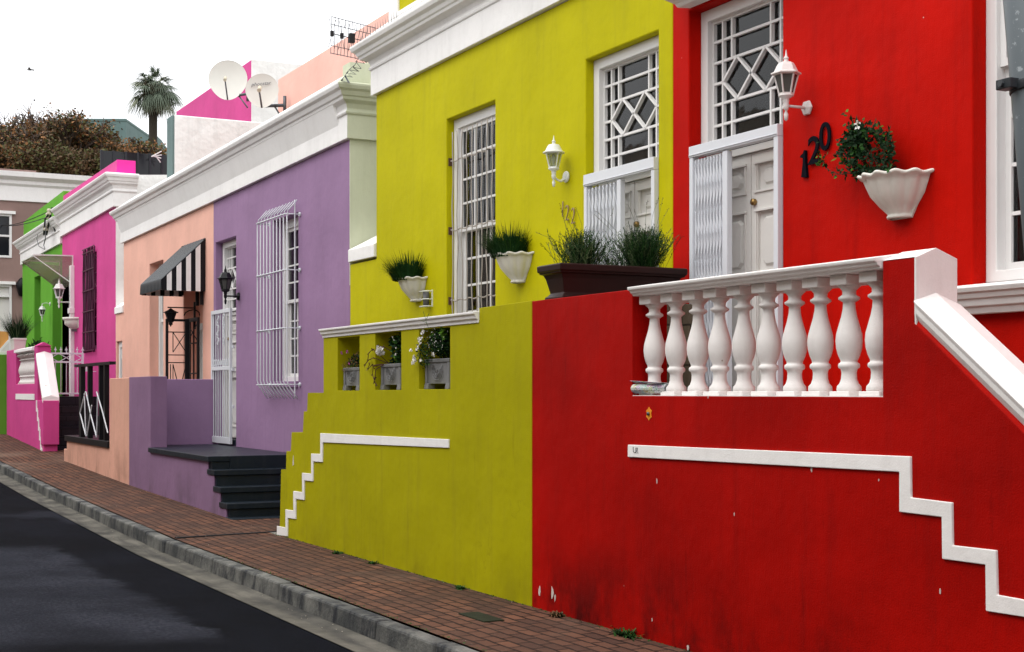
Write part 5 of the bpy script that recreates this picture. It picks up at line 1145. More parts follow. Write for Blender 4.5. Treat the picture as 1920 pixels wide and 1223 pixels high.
flowers([(-.30 + R.gauss(0, .025), -.24, h_ - .02 + R.gauss(0, .025)) for _ in range(9)] + [(-.22 + .12 * f, -.23, h_ + .14 + .09 * f + R.gauss(0, .015)) for f in (0, .15, .3, .5, .7, .9)] + [(-.36, -.24, h_ + .08), (-.24, -.23, h_ + .09), (-.18, -.22, h_ - .01), (.02, -.2, h_ + .04), (.05, -.2, h_ + .03)], .021, 'petalwhite', t)
mb = MB(); blossoms(mb, [(.05 + R.gauss(0, .12), -.2 + R.gauss(0, .03), h_ + .16 + R.gauss(0, .06)) for _ in range(48)], .0055); tag(mb.build('tiny_blossoms', 'petalwhite', t, local=True, recalc=False), kind='stuff')
mb = MB(); mb.tube([(.1, -.2, h_ + .1), (.06, -.27, h_ + .28), (.0, -.28, h_ + .40)], .002, 4); mb.tube([(.05, -.27, h_ + .3), (-.06, -.28, h_ + .33)], .002, 4); mb.tube([(.04, -.27, h_ + .33), (.12, -.28, h_ + .38)], .002, 4); mb.build('stem', 'grasstip', t, local=True, recalc=False)
# long trough with two lavender bushes
t = thing('plant_trough', (-9.2, 5.55, 2.272), 'long dark brown trough planted with two lavender bushes on top of the divider wall', 'planter')
mb = MB(); y0, y1 = 5.03, 6.10; cx = -9.2
prof = [(-.03, 0), (-.03, .02), (-.045, .03), (-.06, .05), (-.035, .16), (-.02, .195), (.0, .20), (.0, .212), (.012, .218), (.014, .262), (.0, .27), (-.02, .27), (-.03, .2)]
mb.loft([[(cx + sx * (.165 + e), (y0 if sy < 0 else y1) + sy * e * 1.0, 2.274 + z * .94) for sx, sy in ((-1, -1), (1, -1), (1, 1), (-1, 1))] for e, z in prof], close=True); mb.build('trough', 'terracotta', t, bevel=.005)
A, B, C_ = MB(), MB(), MB()
def lav(c, n_, L, spread, spikes):
    for _ in range(n_):
        a = R.uniform(0, 6.283); e = R.uniform(0, spread); d = Vector((math.cos(a) * e, math.sin(a) * e, 1)).normalized(); p = Vector(c) + Vector((R.gauss(0, .05), R.gauss(0, .06), 0)); LL = L * R.uniform(.5, 1.05); k = R.choices((0, 1, 2), (.45, .3, .25))[0]
        q = p; m_ = (A, B, C_)[k]; m_.tube([p, p + d * LL], .0014, 3, False)
        for j in range(11):
            f = .25 + .75 * j / 10; m_.leaf(p + d * LL * f, d + Vector((R.gauss(0, .7), R.gauss(0, .7), R.gauss(.1, .3))), Vector((R.gauss(0, 1), -1, R.gauss(0, 1))), .034 * R.uniform(.6, 1.2), .005, .1)
c1, c2 = atx(1087, 492, -9.2), atx(1203, 494, -9.2); c1.z = c2.z = 2.50
lav(c1, 380, .29, 1.0, 5); lav(c2, 620, .34, 1.0, 8); lav(c1.lerp(c2, .5), 50, .18, 1.2, 0)
for mb, mt, nm in ((A, 'leafdark', 'dark_foliage'), (B, 'leafmid', 'foliage'), (C_, 'leafsage', 'pale_foliage')): mb.build(nm, mt, t, recalc=False)
mb = MB(); sp = MB()
for base, tip in (((1080, 480), (1050, 383)), ((1085, 480), (1053, 395)), ((1095, 470), (1069, 404)), ((1100, 475), (1062, 410)), ((1095, 480), (1005, 436)), ((1120, 480), (1150, 390)), ((1190, 470), (1120, 398)), ((1180, 480), (1116, 404)), ((1195, 470), (1178, 385)), ((1200, 470), (1189, 392)), ((1210, 470), (1214, 375)), ((1215, 470), (1235, 370)), ((1220, 470), (1243, 370)), ((1220, 480), (1253, 392)), ((1225, 480), (1260, 428)), ((1060, 490), (1030, 456)), ((1092, 480), (1080, 390))):
    xx = -9.2 + R.uniform(-.06, .06); a, b = atx(*base, xx), atx(*tip, xx); m_ = a.lerp(b, .6) + Vector((0, R.uniform(-.03, .03), .015)); mb.tube([a, m_, b], .0013, 3)
    d = (b - m_).normalized()
    for j in range(6): sp.leaf(b - d * .012 * j, (R.gauss(0, 1), R.gauss(0, 1), R.gauss(.5, .6)), (0, -1, 0), .010, .008)
mb.build('flower_stalks', 'leafsage', t, recalc=False); sp.build('flower_spikes', 'stembrown', t, recalc=False)
# pot of tall grass and shrub on the pink / green terrace
p = at(34, 654, W_ + .15); t = thing('grass_pot', (p.x, p.y, 2.59), 'square white pot of tall spiky grass on the magenta front wall', 'potted plant')
mb = MB(); hw = .30; mb.loft([[(p.x + sx * a, p.y + sy * a * .5, 2.592 + z) for sx, sy in ((-1, -1), (1, -1), (1, 1), (-1, 1))] for a, z in ((hw * .8, 0), (hw * .95, .22), (hw * 1.02, .23), (hw * 1.02, .27), (hw * .9, .27))], close=True); mb.build('pot', 'pot', t, bevel=.006)
mb = MB(); grass_tuft(mb, (p.x, p.y, 2.85), .17, 380, .78, .30, .014); mb.build('grass', 'leafdark', t, recalc=False); mb = MB(); grass_tuft(mb, (p.x, p.y, 2.85), .16, 90, .75, .35, .014); mb.build('pale_blades', 'leafsage', t, recalc=False)
p = at(78, 648, 5.75); t = thing('shrub', (p.x, 5.75, 2.3), 'low leafy shrub behind the magenta front wall before the green house', 'shrub'); A, B = MB(), MB()
clump([A, B], (p.x, 5.7, 2.52), (.9, .25, .28), 420, .13, (.5, .5), .3, .8); A.build('foliage', 'leafdark', t, recalc=False); B.build('leaves', 'leafmid', t, recalc=False)

# ================================================================== small things
p = at(1208, 728, W_ + .1); t = thing('newspaper', (p.x, W_ + .12, zo0), 'rolled colour newspaper lying by the leftmost baluster of the red wall', 'newspaper')
mb = MB(); pts = []; cx_, cz_ = 0, zo0 + .045
for i in range(34):
    a = i * .42; r_ = .046 - i * .0006; pts.append((r_ * math.cos(a), r_ * .78 * math.sin(a)))
xl = XO0 + .012; rows = []
rows = [[(x_, W_ + .02 + a + k * .02, cz_ + b) for a, b in pts] for k, x_ in ((0, xl), (1, xl + .16), (3, xl + .30))]
mb.loft(rows, cap=False); mb.face([(xl - .0, W_ + .02, cz_ + .036), (xl + .30, W_ + .08, cz_ + .034), (xl + .27, W_ - .0, cz_ + .040), (xl - .02, W_ - .015, cz_ + .052)]); o = mb.build('paper_roll', 'newsprint', t); sm = o.modifiers.new('solid', 'SOLIDIFY'); sm.thickness = .002
p = at(805, 562, D_); t = thing('tube_holder', (p.x, D_ - .04, p.z), 'white wire holder with a grey cylinder on the yellow wall below the left bowl', 'holder')
mb = MB()
for z in (.085, .0, -.075): mb.tube([(p.x + .09, D_, p.z + z), (p.x + .09, D_ - .085, p.z + z), (p.x - .06, D_ - .085, p.z + z), (p.x - .06, D_, p.z + z)], .007, 6)
mb.bar((p.x + .09, D_ - .005, p.z - .08), (p.x + .09, D_ - .005, p.z + .1), .014); mb.build('wire_frame', 'lampwhite', t); mb = MB(); mb.lathe([(0, -.075), (.032, -.075), (.034, .08), (0, .082)], (p.x + .015, D_ - .045, p.z), 16); mb.build('cylinder', 'inkgrey', t)
weeds = [(1175, 1203, 1.0, 'leafmid', 'largest green weed tuft at the foot of the red wall'), (1047, 1160, .55, 'drybrown', 'dry brownish weed at the foot of the red wall near the yellow corner'), (866, 1106, .45, 'leafmid', 'small weed at the foot of the yellow wall near the cover plate'),
         (635, 1041, .35, 'leafmid', 'tiny weed at the foot of the middle of the yellow wall'), (375, 963, .9, 'leafmid', 'upright green weed at the foot of the purple wall beside the steps'), (297, 938, .6, 'leafmid', 'low green weed at the foot of the purple wall near the peach corner'), (700, 1059, .3, 'leafmid', 'faint weed sprig at the foot of the yellow wall left of the cover plate')]
for px, py, sc_, mt, lab in weeds:
    p = at(px, py, W_ - .05); p.z = .008; nn = int(70 * sc_ + 20); A, B = MB(), MB()
    for k in range(nn): 
        a = R.uniform(0, 6.28); (A if k % 3 else B).blade((p.x + R.gauss(0, .055 * sc_), p.y + R.gauss(-.01, .02), p.z), (math.cos(a), math.sin(a) * .6, R.uniform(.4, 1.6)), R.uniform(.08, .17) * sc_ ** .5, .018, .6, 3)
    t = thing('weed', p, lab, 'weed', 'weeds along the foot of the walls'); A.build('leaves', mt, t, recalc=False); B.build('dark_leaves', 'leafdark', t, recalc=False)
mb = MB()    # moss and crumbs in the joint at the foot of the walls
for _ in range(900):
    x = R.uniform(-17, -5); y = W_ - abs(R.gauss(0, .018)) - .004; mb.leaf((x, y, .008), (R.gauss(0, 1), R.gauss(0, 1), R.uniform(.1, .8)), (0, 0, 1), R.uniform(.006, .022), .012)
for _ in range(300):
    x = R.uniform(-14, -6); mb.leaf((x, KI + R.uniform(-.01, .02), .006), (R.gauss(0, 1), R.gauss(0, 1), .5), (0, 0, 1), R.uniform(.006, .02), .012)
tag(mb.build('moss', 'leafmid', recalc=False), kind='stuff')
mb = MB()    # grit, petals and crumbs scattered over pavement and gutter
for _ in range(420):
    x = R.uniform(-26, -5.5); y = R.choice((R.uniform(3.48, 3.72), R.uniform(3.9, 5.0), R.uniform(4.85, 5.0), R.uniform(3.55, 3.72))); z = zg(x) + (.010 + .004 * (y > 4.4) if y > KO else -.135 if y > 3.45 else -.12); s4 = .002 + .009 * R.random() ** 3
    mb.leaf((x, y, z), (R.gauss(0, 1), R.gauss(0, 1), .2), (0, 0, 1), s4 * 1.6, s4, .3)
tag(mb.build('grit', 'gritstone', recalc=False), kind='stuff')
# leaning galvanised pole
t = thing('street_pole', (-2.02, 3.98, 0), 'leaning grey galvanised steel street pole cut by the right edge', 'pole')
def plx(px, py, Y=3.95): return at(px, py, Y)
pa, pb = plx(1883, 0), plx(1920, 440); rr = .085
dirv = (pb - pa).normalized(); 
# axis sits one radius to the right of the left edge seen from the street
ax = Vector((s_, c_, 0)) * rr; p_top = pa - dirv * 2.2 + ax; tt = (0 - pb.z) / dirv.z; p_bot = pb + dirv * tt + ax
mid_ = plx(1899, 172) + ax
mb = MB(); mb.tube([p_bot, p_top], rr, 32); mb.build('shaft', 'galvanised', t)
mb = MB(); mb.tube([mid_ + dirv * .0, mid_ - dirv * .035], rr * 1.09, 28); q = plx(1886, 160, 3.93); mb.box(q.x - .02, q.x + .05, q.y - .03, q.y + .02, q.z - .018, q.z + .018); cl = mb.build('clamp', 'darkframe', t, bevel=.003)
mb = MB(); mb.lathe([(0, 0), (.012, 0), (.012, .012), (0, .012)], seg=6, smooth=False); mb.bm.transform(Matrix.Translation((q.x + .01, q.y - .03, q.z)) @ Matrix.Rotation(rad(90), 4, 'X')); mb.build('bolt', 'wire', cl)
t.location = (p_bot.x, p_bot.y, 0)
for ch in t.children: ch.data.transform(Matrix.Translation(Vector((-2.02, 3.98, 0)) - Vector((p_bot.x, p_bot.y, 0))))
for ch in cl.children: ch.data.transform(Matrix.Translation(Vector((-2.02, 3.98, 0)) - Vector((p_bot.x, p_bot.y, 0))))

# ================================================================== roofs, dishes, aerials
mb = MB(); mb.box(-27.05, -26.609, 6.62, 13, 4.9, 6.74); mb.build('roof_wall', 'roughwhite', pex, bevel=.02)
mb = MB(); mb.box(-27.04, -26.62, 6.585, 6.615, 4.9, 6.73); mb.build('roof_wall_edge', 'greybox', pex)
mb = MB(); mb.box(-24.73, XP - .3, 8.0, 11.5, 4.95, 7.165); mb.build('upper_wall', 'palepink', ph, bevel=.012)
mb = MB(); mb.box(-38.4, -31.62, 9.6, 15, 5.9, 9.10); mb.build('upper_wall', 'pink', kh, bevel=.012)
mb = MB(); mb.box(-31.617, -31.58, 9.602, 15, 5.9, 9.105); mb.build('upper_side_wall', 'roughwhite', kh, bevel=.01)
mb = MB(); xx = -35.2; a, b = atx(190, 282, xx), atx(304, 288, xx)
mb.box(xx - .03, xx, a.y, b.y + 1, a.z - 1.6, a.z); bl = mb.build('roof_balustrade', 'darkglass', kh)
mb = MB()
for k in range(6): y = a.y + (b.y - a.y) * k / 5; mb.box(xx + .001, xx + .03, y - .03, y + .02, a.z - 1.6, a.z + .01)
mb.build('balustrade_post', 'darkframe', bl)
mb = MB(); a = atx(284, 296, -34.5); b = atx(302, 284, -34.5)
for (p0, p1) in (((284, 294), (303, 284)), ((284, 294), (303, 291)), ((290, 290), (301, 305)), ((287, 293), (302, 297))): mb.tube([atx(*p0, -34.9), atx(*p1, -34.9)], .015, 5)
root_at('clothes_dryer', mb, 'lampwhite', atx(302, 300, -34.9), 'white folding clothes dryer on the roof beside the dark glass balustrade', 'clothes dryer')
def dish(px, py, t_, r_, label, text=None, mount=(1, 0)):
    c = ray(px, py, t_); r_ *= 1.07; th_ = thing('satellite_dish', c, label, 'satellite dish', 'satellite dishes on the roofs')
    to = (Vector((0, 0, EZ)) - c).normalized(); nrm = (to + Vector((-.05, -.1, .30))).normalized()
    zA = nrm; xA = Vector((0, 0, 1)).cross(zA).normalized(); yA = zA.cross(xA); Mx = Matrix((xA, yA, zA)).transposed().to_4x4()
    mb = MB(); prof = [(0, 0)] + [(r_ * k / 12, .16 * r_ * (k / 12) ** 2) for k in range(1, 13)] + [(r_ * 1.015, .17 * r_), (r_ * 1.0, .14 * r_), (r_ * .5, .02 * r_), (0, -.03)]
    def mod(i, a, q, z):
        k = max(0, -math.sin(a)) ** 6; return q * (1 + .13 * k), z
    mb.lathe(prof, seg=48, mod=mod); mb.bm.transform(Mx); mb.build('reflector', 'dish', th_, local=True)
    mb = MB(); b0 = Vector((0, -r_ * 1.12, .18 * r_)); hd = Vector((-.02, -r_ * .35, r_ * .95)); 
    mb.tube([b0, hd], .016, 8); mb.bm.transform(Mx); mb.build('feed_arm', 'inkgrey', th_, local=True)
    mb = MB(); mb.tube([hd + Vector((0, .0, .05)), hd + Vector((0, .09, -.07))], .035, 10); mb.bm.transform(Mx); mb.build('feed_horn', 'ceramic', th_, local=True)
    mb = MB(); mb.tube([(0, -.3 * r_, -.05), (0, -.75 * r_, -.2)], .03, 8); mb.bm.transform(Mx)
    e = Mx @ Vector((0, -.75 * r_, -.2)); f = e + Vector((mount[0], mount[1], -.02)); mb.tube([e, f], .03, 8); mb.tube([f + Vector((0, 0, -.16)), f + Vector((0, 0, .16))], .03, 8); mb.tube([e + (f - e) * .5, f + Vector((0, 0, -.3))], .015, 6); mb.build('mount', 'wire', th_, local=True)
    if text:
        MM = Matrix.Translation(Mx @ Vector((-.02, r_ * .28, .045))) @ Mx @ Matrix.Rotation(.12, 4, 'Z')
        o = put_text('lettering', text, .085, c, th_, 'inkgrey', .0012, 0.0, 1.1, 0, .3, M4=MM)
    return th_
dish(428, 150, 31.3, .385, 'larger plain satellite dish in front of the magenta upper wall', None, (.55, .25))
dish(492, 170, 25.0, .265, 'smaller satellite dish with faint lettering in front of the pale pink wall', 'phonstar', (.32, .28))
def grid_aerial(t_, TL, TR, BL, BR, label, n_=13, rows=4, rw=.004, mast=None):
    def q(u, v): 
        a = (TL[0] + (TR[0] - TL[0]) * u, TL[1] + (TR[1] - TL[1]) * u); b = (BL[0] + (BR[0] - BL[0]) * u, BL[1] + (BR[1] - BL[1]) * u); return ray(a[0] + (b[0] - a[0]) * v, a[1] + (b[1] - a[1]) * v, t_ + .25 * u)
    T = thing('tv_aerial', q(.5, 1), label, 'aerial'); mb = MB()
    for k in range(n_ + 1): u = k / n_; mb.tube([q(u + .03 * math.sin(v / 6 * 6.28 + 1) * (k > n_ / 2), v / 6) for v in range(7)], rw, 4)
    for k in range(rows): v = (.02, .22, .78, .98)[k] if rows == 4 else k / (rows - 1); mb.tube([q(0, v), q(1, v)], rw * 1.2, 4)
    mb.build('reflector_grid', 'wire', T); mb = MB()
    off = Vector((.10, -.10, 0))
    for u in (.12, .34, .56): mb.tube([q(u - .07, .12) + off, q(u + .0, .5) + off, q(u + .07, .12) + off], rw, 4); mb.tube([q(u - .07, .88) + off, q(u, .5) + off, q(u + .07, .88) + off], rw, 4)
    mb.build('elements', 'cable', T); mb = MB(); s_q = (q(0, 0) - q(0, 1)).length
    mb.tube([q(.08, .5) + off, q(.75, .5) + off], rw * 1.5, 5)
    for u, s4 in ((.12, .035), (.34, .035), (.56, .06)): c = q(u, .5) + off; e = s4 * s_q / .5; mb.box(c.x - e * .5, c.x + e * .5, c.y - e * .6, c.y + e * .6, c.z - e, c.z + e)
    mb.build('boom', 'cable', T)
    if mast: mb = MB(); mb.tube([q(.8, .5), q(.95, .6) + Vector((.1, .2, -.2)), q(.95, .6) + Vector((.1, .2, -1.4))], .015, 6); mb.build('mast', 'wire', T)
grid_aerial(19.5, (622, 30), (706, 52), (620, 101), (702, 118), 'large rusty grid television aerial beside the end of the yellow cornice', 13, 4, .0042, True)
grid_aerial(36, (499, 117), (548, 125), (503, 140), (546, 149), 'small grid television aerial in front of the white upper side wall', 10, 3, .008)
mb = MB(); pts = []      # razor wire coil climbing from the purple cornice to the yellow one
for i in range(19):
    f = i / 18; cx_ = 640 + 50 * f; cy_ = 160 - 58 * f; sd_ = 1 if i % 2 else -1; pts.append(ray(cx_ + sd_ * 6 + R.uniform(-2, 2), cy_ + sd_ * 4 + R.uniform(-3, 3), 17.3 + R.uniform(-.1, .1)))
for a, b in zip(pts, pts[1:]): mb.bar(a, b, .022, .003)
for a, b in zip(pts[::2], pts[2::2]): mb.tube([a, a.lerp(b, .5) + Vector((.05, .02, .03)), b], .004, 4)
root_at('razor_wire', mb, 'wire', ray(640, 160, 17.3), 'zigzag of grey razor wire between the white cornice and the yellow cornice', 'razor wire')

# ================================================================== far end: brown house, box buildings, trees, palm, bird
bh = thing('brown_house', (-50, 5, 1.2), 'two storey dusty brown house facing up the street at the far left', 'house')
XF = -46.0; zf = lambda px, py: atx(px, py, XF).z; yf2 = lambda px: atx(px, 400, XF).y
zpar1, zpar2 = zf(20, 317), zf(110, 328); yst = yf2(68); zc0, zc1 = zf(40, 378), zf(40, 342)
w1y = (yf2(22) - 1.25, yf2(22)); 
mb = MB(); mb.wallx([(-3, .9), (13, .9), (13, zc0 + .3), (-3, zc0 + .3)], XF - .3, XF, [rect(w1y[0], w1y[1], zf(20, 484), zf(20, 402)), rect(w1y[0], w1y[1], 2.2, zf(20, 534))]); mb.build('wall', 'brown', bh, bevel=.01)
mb = MB(); mb.box(XF - 8, XF - 1.2, -3, 13, .9, zc1); mb.build('body_wall', 'brown', bh)
mb = MB(); rows = []
for y in (-3, 13): rows.append([(XF - .1, y, zc0), (XF + .05, y, zc0), (XF + .05, y, zc0 + .45), (XF + .12, y, zc0 + .52), (XF + .12, y, zc0 + .62), (XF + .28, y, zc0 + .72), (XF + .30, y, zc0 + .88), (XF + .2, y, zc1 + .10), (XF - .1, y, zc1 + .12)])
mb.loft(rows, close=True); mb.build('cornice', 'trimwhite', bh, bevel=.01)
mb = MB(); mb.box(XF - .3, XF - .02, -3, yst, zc1 + .05, zpar1); mb.box(XF - .3, XF - .021, yst, 13, zc1 + .05, zpar2); mb.build('parapet', 'brown', bh)
for z0, z1, zm in ((zf(20, 484), zf(20, 402), zf(20, 443)), (2.2, zf(20, 534), zf(20, 556))):
    mb = MB(); e = .07; mb.wallx(rect(w1y[0] + .001, w1y[1] - .001, z0 + .001, z1 - .001), XF - .12, XF + .03, [rect(w1y[0] + e, w1y[1] - e, z0 + e, zm - .03), rect(w1y[0] + e, w1y[1] - e, zm + .03, z1 - e)]) 
    mb.box(XF - .05, XF - .02, (w1y[0] + w1y[1]) / 2 - .02, (w1y[0] + w1y[1]) / 2 + .02, zm, z1 - e); f = mb.build('window', 'joinery', bh, bevel=.005)
    mb = MB(); mb.box(XF - .09, XF - .08, w1y[0] + e, w1y[1] - e, z0 + e, z1 - e); mb.build('pane', 'darkglass' if z0 > 3 else 'doorpaint', f)
    mb = MB(); mb.box(XF - .1, XF + .10, w1y[0] - .1, w1y[1] + .1, z1, z1 + .09); mb.build('lintel', 'trimwhite', f)
p = atx(40, 541, XF + .1); mb = MB(); mb.lathe([(0, -.25), (.08, -.22), (.14, .0), (.16, .15), (.05, .3), (0, .34)], p, 8); mb.build('dark_lantern', 'blackmetal', bh)
t = thing('orange_wall', (-43.8, 3.6, 1), 'sliver of orange wall with a white sloping edge at the left edge', 'wall')
mb = MB(); a = [atx(-30, 620, -44.5), atx(16, 622, -44.5), atx(16, 640, -44.5), atx(-4, 662, -44.5), atx(-30, 662, -44.5)]; mb.wallx([(q.y, q.z) for q in a], -44.7, -44.5); mb.build('wall', 'orange', t)
mb = MB(); mb.bar(atx(17, 638, -44.48), atx(-6, 664, -44.48), .05, .06); mb.build('edge_trim', 'white', t)
def boxb(A, B, C, zb, name, mat, label, cat='building'):
    Dd = A + (C - B); t = thing(name, (A + C) / 2 * 1.0 - Vector((0, 0, (A.z + C.z) / 2 - zb)), label, cat); zt = B.z; mb = MB()
    mb.loft([[(q.x, q.y, zb) for q in (A, B, C, Dd)], [(q.x, q.y, zt) for q in (A, B, C, Dd)]], close=True); mb.build('wall', mat, t)
    mb = MB(); cc = (A + C) / 2; mb.loft([[(cc.x + (q.x - cc.x) * k, cc.y + (q.y - cc.y) * k, z) for q in (A, B, C, Dd)] for k, z in ((1.0, zt + .002), (1.01, zt + .05), (1.01, zt + .22), (1, zt + .24))], close=True); mb.build('roof_edge', mat, t); return t
boxb(ray(91, 227, 120), ray(236, 228, 120), ray(287, 263, 129), 5, 'flat_building', 'greybox', 'large grey green box shaped building on the hill left of the palm')
boxb(ray(283, 246, 128), ray(303, 268, 133), ray(330, 262, 145), 5, 'flat_building', 'greybox', 'small teal grey building just below the palm trunk')
boxb(ray(27, 247, 95), ray(62, 249, 95), ray(75, 252, 101), 5, 'flat_building', 'greybox', 'small dim grey building half hidden by the twiggy trees at the left')
def tree(px, py, t_, Rx, Rz, label, leaves, mats, bare=.3, name='autumn_tree', gz=7.0):
    c = ray(px, py, t_); base = Vector((c.x, c.y, hill(c.x, c.y))); T = thing(name, base, label, 'tree', 'autumn trees on the hill behind the brown house'); mb = MB()
    tips = []
    tr_top = Vector((c.x, c.y, c.z - Rz * .75)); mb.tube([base, base.lerp(c, .3) + Vector((R.uniform(-.2, .2), R.uniform(-.2, .2), 0)), tr_top], [.22, .16, .12], 7)
    def branch(p, d, L, r_, lv):
        q = p + d * L; mb.tube([p, p.lerp(q, .5) + Vector((R.gauss(0, .08), R.gauss(0, .08), R.gauss(0, .08))) * L, q], [max(r_, .016), max(r_ * .8, .014), max(r_ * .55, .010)], 4, False); tips.append((q, lv))
        if lv > 0:
            for _ in range(4 if lv > 2 else 3):
                v = (d + Vector((R.gauss(0, .55), R.gauss(0, .55), R.gauss(.12, .4)))).normalized(); branch(p.lerp(q, R.uniform(.45, 1)), v, L * R.uniform(.55, .85), r_ * .55, lv - 1)
    for k in range(7):
        a = k * .9 + R.uniform(-.3, .3); branch(tr_top, Vector((math.cos(a) * .8, math.sin(a) * .8, R.uniform(.4, 1.2))).normalized(), Rz * .62, .07, 4)
    mb.build('branches', 'twig', T, recalc=False)
    Ls = [MB() for _ in mats]; cl = [tip for tip, lv in tips if lv <= 2 and (tip.z < c.z + Rz * (1 - bare) or R.random() < .25)] or [c]
    per = max(1, int(leaves / len(cl)))
    for q in cl:
        k = R.choices(range(len(mats)), [1, 1, .7][:len(mats)])[0]
        for _ in range(per):
            p = q + Vector((R.gauss(0, .16), R.gauss(0, .16), R.gauss(0, .13))); kk = k if R.random() < .75 else R.randrange(len(mats))
            Ls[kk].leaf(p, (R.gauss(0, 1), R.gauss(0, 1), R.gauss(0, 1)), (R.gauss(0, 1), R.gauss(0, 1), R.gauss(0, 1)), R.uniform(.09, .2), R.uniform(.07, .12))
    for m_, mt in zip(Ls, mats): m_.build('crown', mt, T, recalc=False)
AM = ('autumn', 'autumndark', 'autumngreen')
tree(40, 256, 62, 2, 2.0, 'bare twiggy tree rising highest at the far left', 1800, AM, .95)
tree(86, 268, 66, 2, 1.7, 'rust brown tree below the left end of the grey box building', 6500, ('autumn', 'autumndark', 'autumn'), .45)
tree(130, 262, 60, 2, 1.6, 'brown tree in front of the middle of the grey box building', 6000, ('autumndark', 'autumn', 'autumngreen'), .55)
tree(168, 284, 63, 2, 1.3, 'dark green brown tree in front of the right half of the grey box building', 7000, ('autumngreen', 'autumndark', 'autumngreen'), .2)
tree(207, 298, 66, 2, 1.15, 'orange brown tree below the right corner of the grey box building', 7000, ('autumn', 'autumn', 'autumndark'), .1)
tree(0, 270, 58, 2, 1.7, 'brown tree cut by the left edge of the picture', 3500, AM, .7)
tree(30, 300, 55, 2, 1.1, 'low rust coloured tree directly above the left part of the brown house parapet', 7000, ('autumn', 'autumndark', 'autumngreen'), 0)
tree(75, 306, 57, 2, 1.1, 'low dark tree directly above the brown house parapet at the left', 8000, ('autumndark', 'autumngreen', 'autumndark'), 0)
tree(120, 312, 55, 2, 1.2, 'low dark tree directly above the step of the brown house parapet', 8000, ('autumndark', 'autumngreen', 'autumndark'), 0)
tree(160, 318, 54, 2, .9, 'low dark tree just left of the dark glass balustrade', 6000, ('autumndark', 'autumngreen', 'autumndark'), 0)
tree(252, 283, 72, 2, 1.0, 'small pale twiggy tree above the dark glass balustrade', 1200, ('autumn', 'autumngreen'), .6)
tree(285, 293, 74, 2, .7, 'tiny bushy tree above the balustrade right under the palm', 1600, ('autumn', 'autumngreen'), .1)
# palm
pc = ray(287, 170, 100); pb_ = Vector((pc.x, pc.y, hill(pc.x, pc.y))); T = thing('palm_tree', pb_, 'tall fan palm with a skirt of dead fronds standing against the white sky', 'palm')
mb = MB(); mb.tube([pb_, pb_.lerp(pc, .5), pb_.lerp(pc, .88), pc], [.42, .30, .30, .3], 12); mb.build('trunk', 'bark', T)
A, B, C_ = MB(), MB(), MB()
def fan(mbx, p, d, r_, droop=0, nl=17):
    d = d.normalized(); sd_ = d.cross(Vector((0, 0, 1))); 
    if sd_.length < .1: sd_ = Vector((1, 0, 0))
    sd_.normalize(); up_ = sd_.cross(d)
    for k in range(nl):
        a = -1.35 + 2.7 * k / (nl - 1); v = (d * math.cos(a) + sd_ * math.sin(a) + up_ * R.gauss(0, .07)).normalized(); L = r_ * (1 - .25 * abs(a) / 1.35) * R.uniform(.9, 1.08)
        mbx.blade(p, v, L, .085, .30 + droop, 3)
for k in range(62):
    a = R.uniform(0, 6.283); e = math.asin(R.uniform(-.5, .98)); d = Vector((math.cos(a) * math.cos(e), math.sin(a) * math.cos(e), math.sin(e))); L = R.uniform(.7, 1.35)
    tip = pc + d * L + Vector((0, 0, -.12 * (1 - d.z))); mx_ = (A, B)[R.random() < .35]; mx_.bar(pc + d * .15, tip, .04, .02); fan(mx_, tip, (d + Vector((0, 0, -.15))), R.uniform(1.0, 1.35), .2 + .3 * (1 - d.z))
for k in range(110):
    a = R.uniform(0, 6.283); z = R.uniform(-1.9, .1); r_ = .40 + .35 * (z + 1.9) / 2 + .15 * R.random(); p = pc + Vector((math.cos(a) * r_ * .7, math.sin(a) * r_ * .7, z + .6)); fan(C_, p, Vector((math.cos(a) * .45, math.sin(a) * .45, -1)), R.uniform(.6, .95), 0, 11)
A.build('fronds', 'palmleaf', T, recalc=False); B.build('pale_fronds', 'palmlight', T, recalc=False); C_.build('dead_skirt', 'palmdead', T, recalc=False)
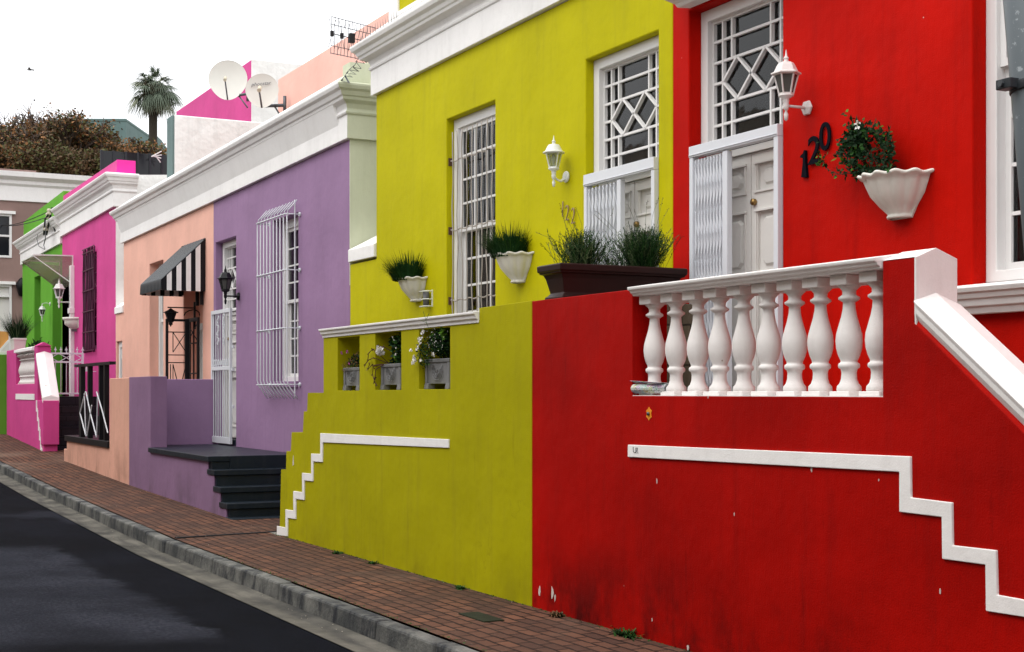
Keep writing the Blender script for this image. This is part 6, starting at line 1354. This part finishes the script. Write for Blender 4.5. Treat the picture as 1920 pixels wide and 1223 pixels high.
# bird
c = ray(57, 131, 45); T = thing('bird', c, 'small dark bird flying in the white sky at the upper left', 'bird'); mb = MB()
r3 = Vector((s_, c_, 0)); u3 = Vector((0, 0, 1)); f3 = Vector((-c_, s_, 0))
mb.tube([c - r3 * .12, c - r3 * .07, c, c + r3 * .08, c + r3 * .14], [.006, .022, .03, .014, .004], 8); mb.build('body', 'birdgrey', T); mb = MB()
for sg in (-1, 1): mb.face([c + r3 * .03, c + f3 * sg * .14 + u3 * .05 + r3 * .02, c + f3 * sg * .28 + u3 * .02 + r3 * .05, c + f3 * sg * .14 + u3 * .02 - r3 * .04, c - r3 * .04])
mb.build('wings', 'birdgrey', T, recalc=False)
# houses across the street (behind the viewer; they shade the lower walls and show in the panes)
for k, (xa, xb, hh) in enumerate(((-44, -30, 5.6), (-29.6, -16, 6.6), (-15.6, -3, 6.0), (-2.6, 12, 6.8))):
    Y = -2.6; T = thing('opposite_house', ((xa + xb) / 2, Y, 0), ('plain cream house across the street, %s' % ('farthest down the row', 'third from the nearest end', 'directly behind the viewer to the left', 'nearest the street pole'))[0:200] if False else ['cream house across the street farthest down the row', 'tall cream house across the street facing the purple and peach houses', 'cream house across the street facing the yellow house', 'cream house across the street facing the red house'][k], 'house', 'houses on the opposite side of the street')
    hol = []; x = xa + 1.2
    while x < xb - 1.5: hol.append(rect(x, x + 1.1, 1.3, 3.3)); x += 2.6
    mb = MB(); mb.wall(rect(xa, xb, -.4, hh), hol, Y - .3, Y); mb.build('wall', 'opposite', T); mb = MB(); mb.box(xa + .01, xb - .01, Y - 7, Y - .6, -.4, hh - .05); mb.build('body_wall', 'opposite', T)
    for hrect in hol:
        mb = MB(); mb.wall(rect(hrect[0][0] + .001, hrect[1][0] - .001, 1.301, 3.299), [rect(hrect[0][0] + .1, hrect[1][0] - .1, 1.4, 3.2)], Y - .2, Y - .1); f = mb.build('window', 'joinery', T); mb = MB(); mb.box(hrect[0][0] + .1, hrect[1][0] - .1, Y - .18, Y - .17, 1.4, 3.2); mb.build('pane', 'darkglass', f)
mb = MB(); mb.box(-60, 14, -2.5, -1.25, -.3, .01); struct('far_pavement', mb, 'concrete')
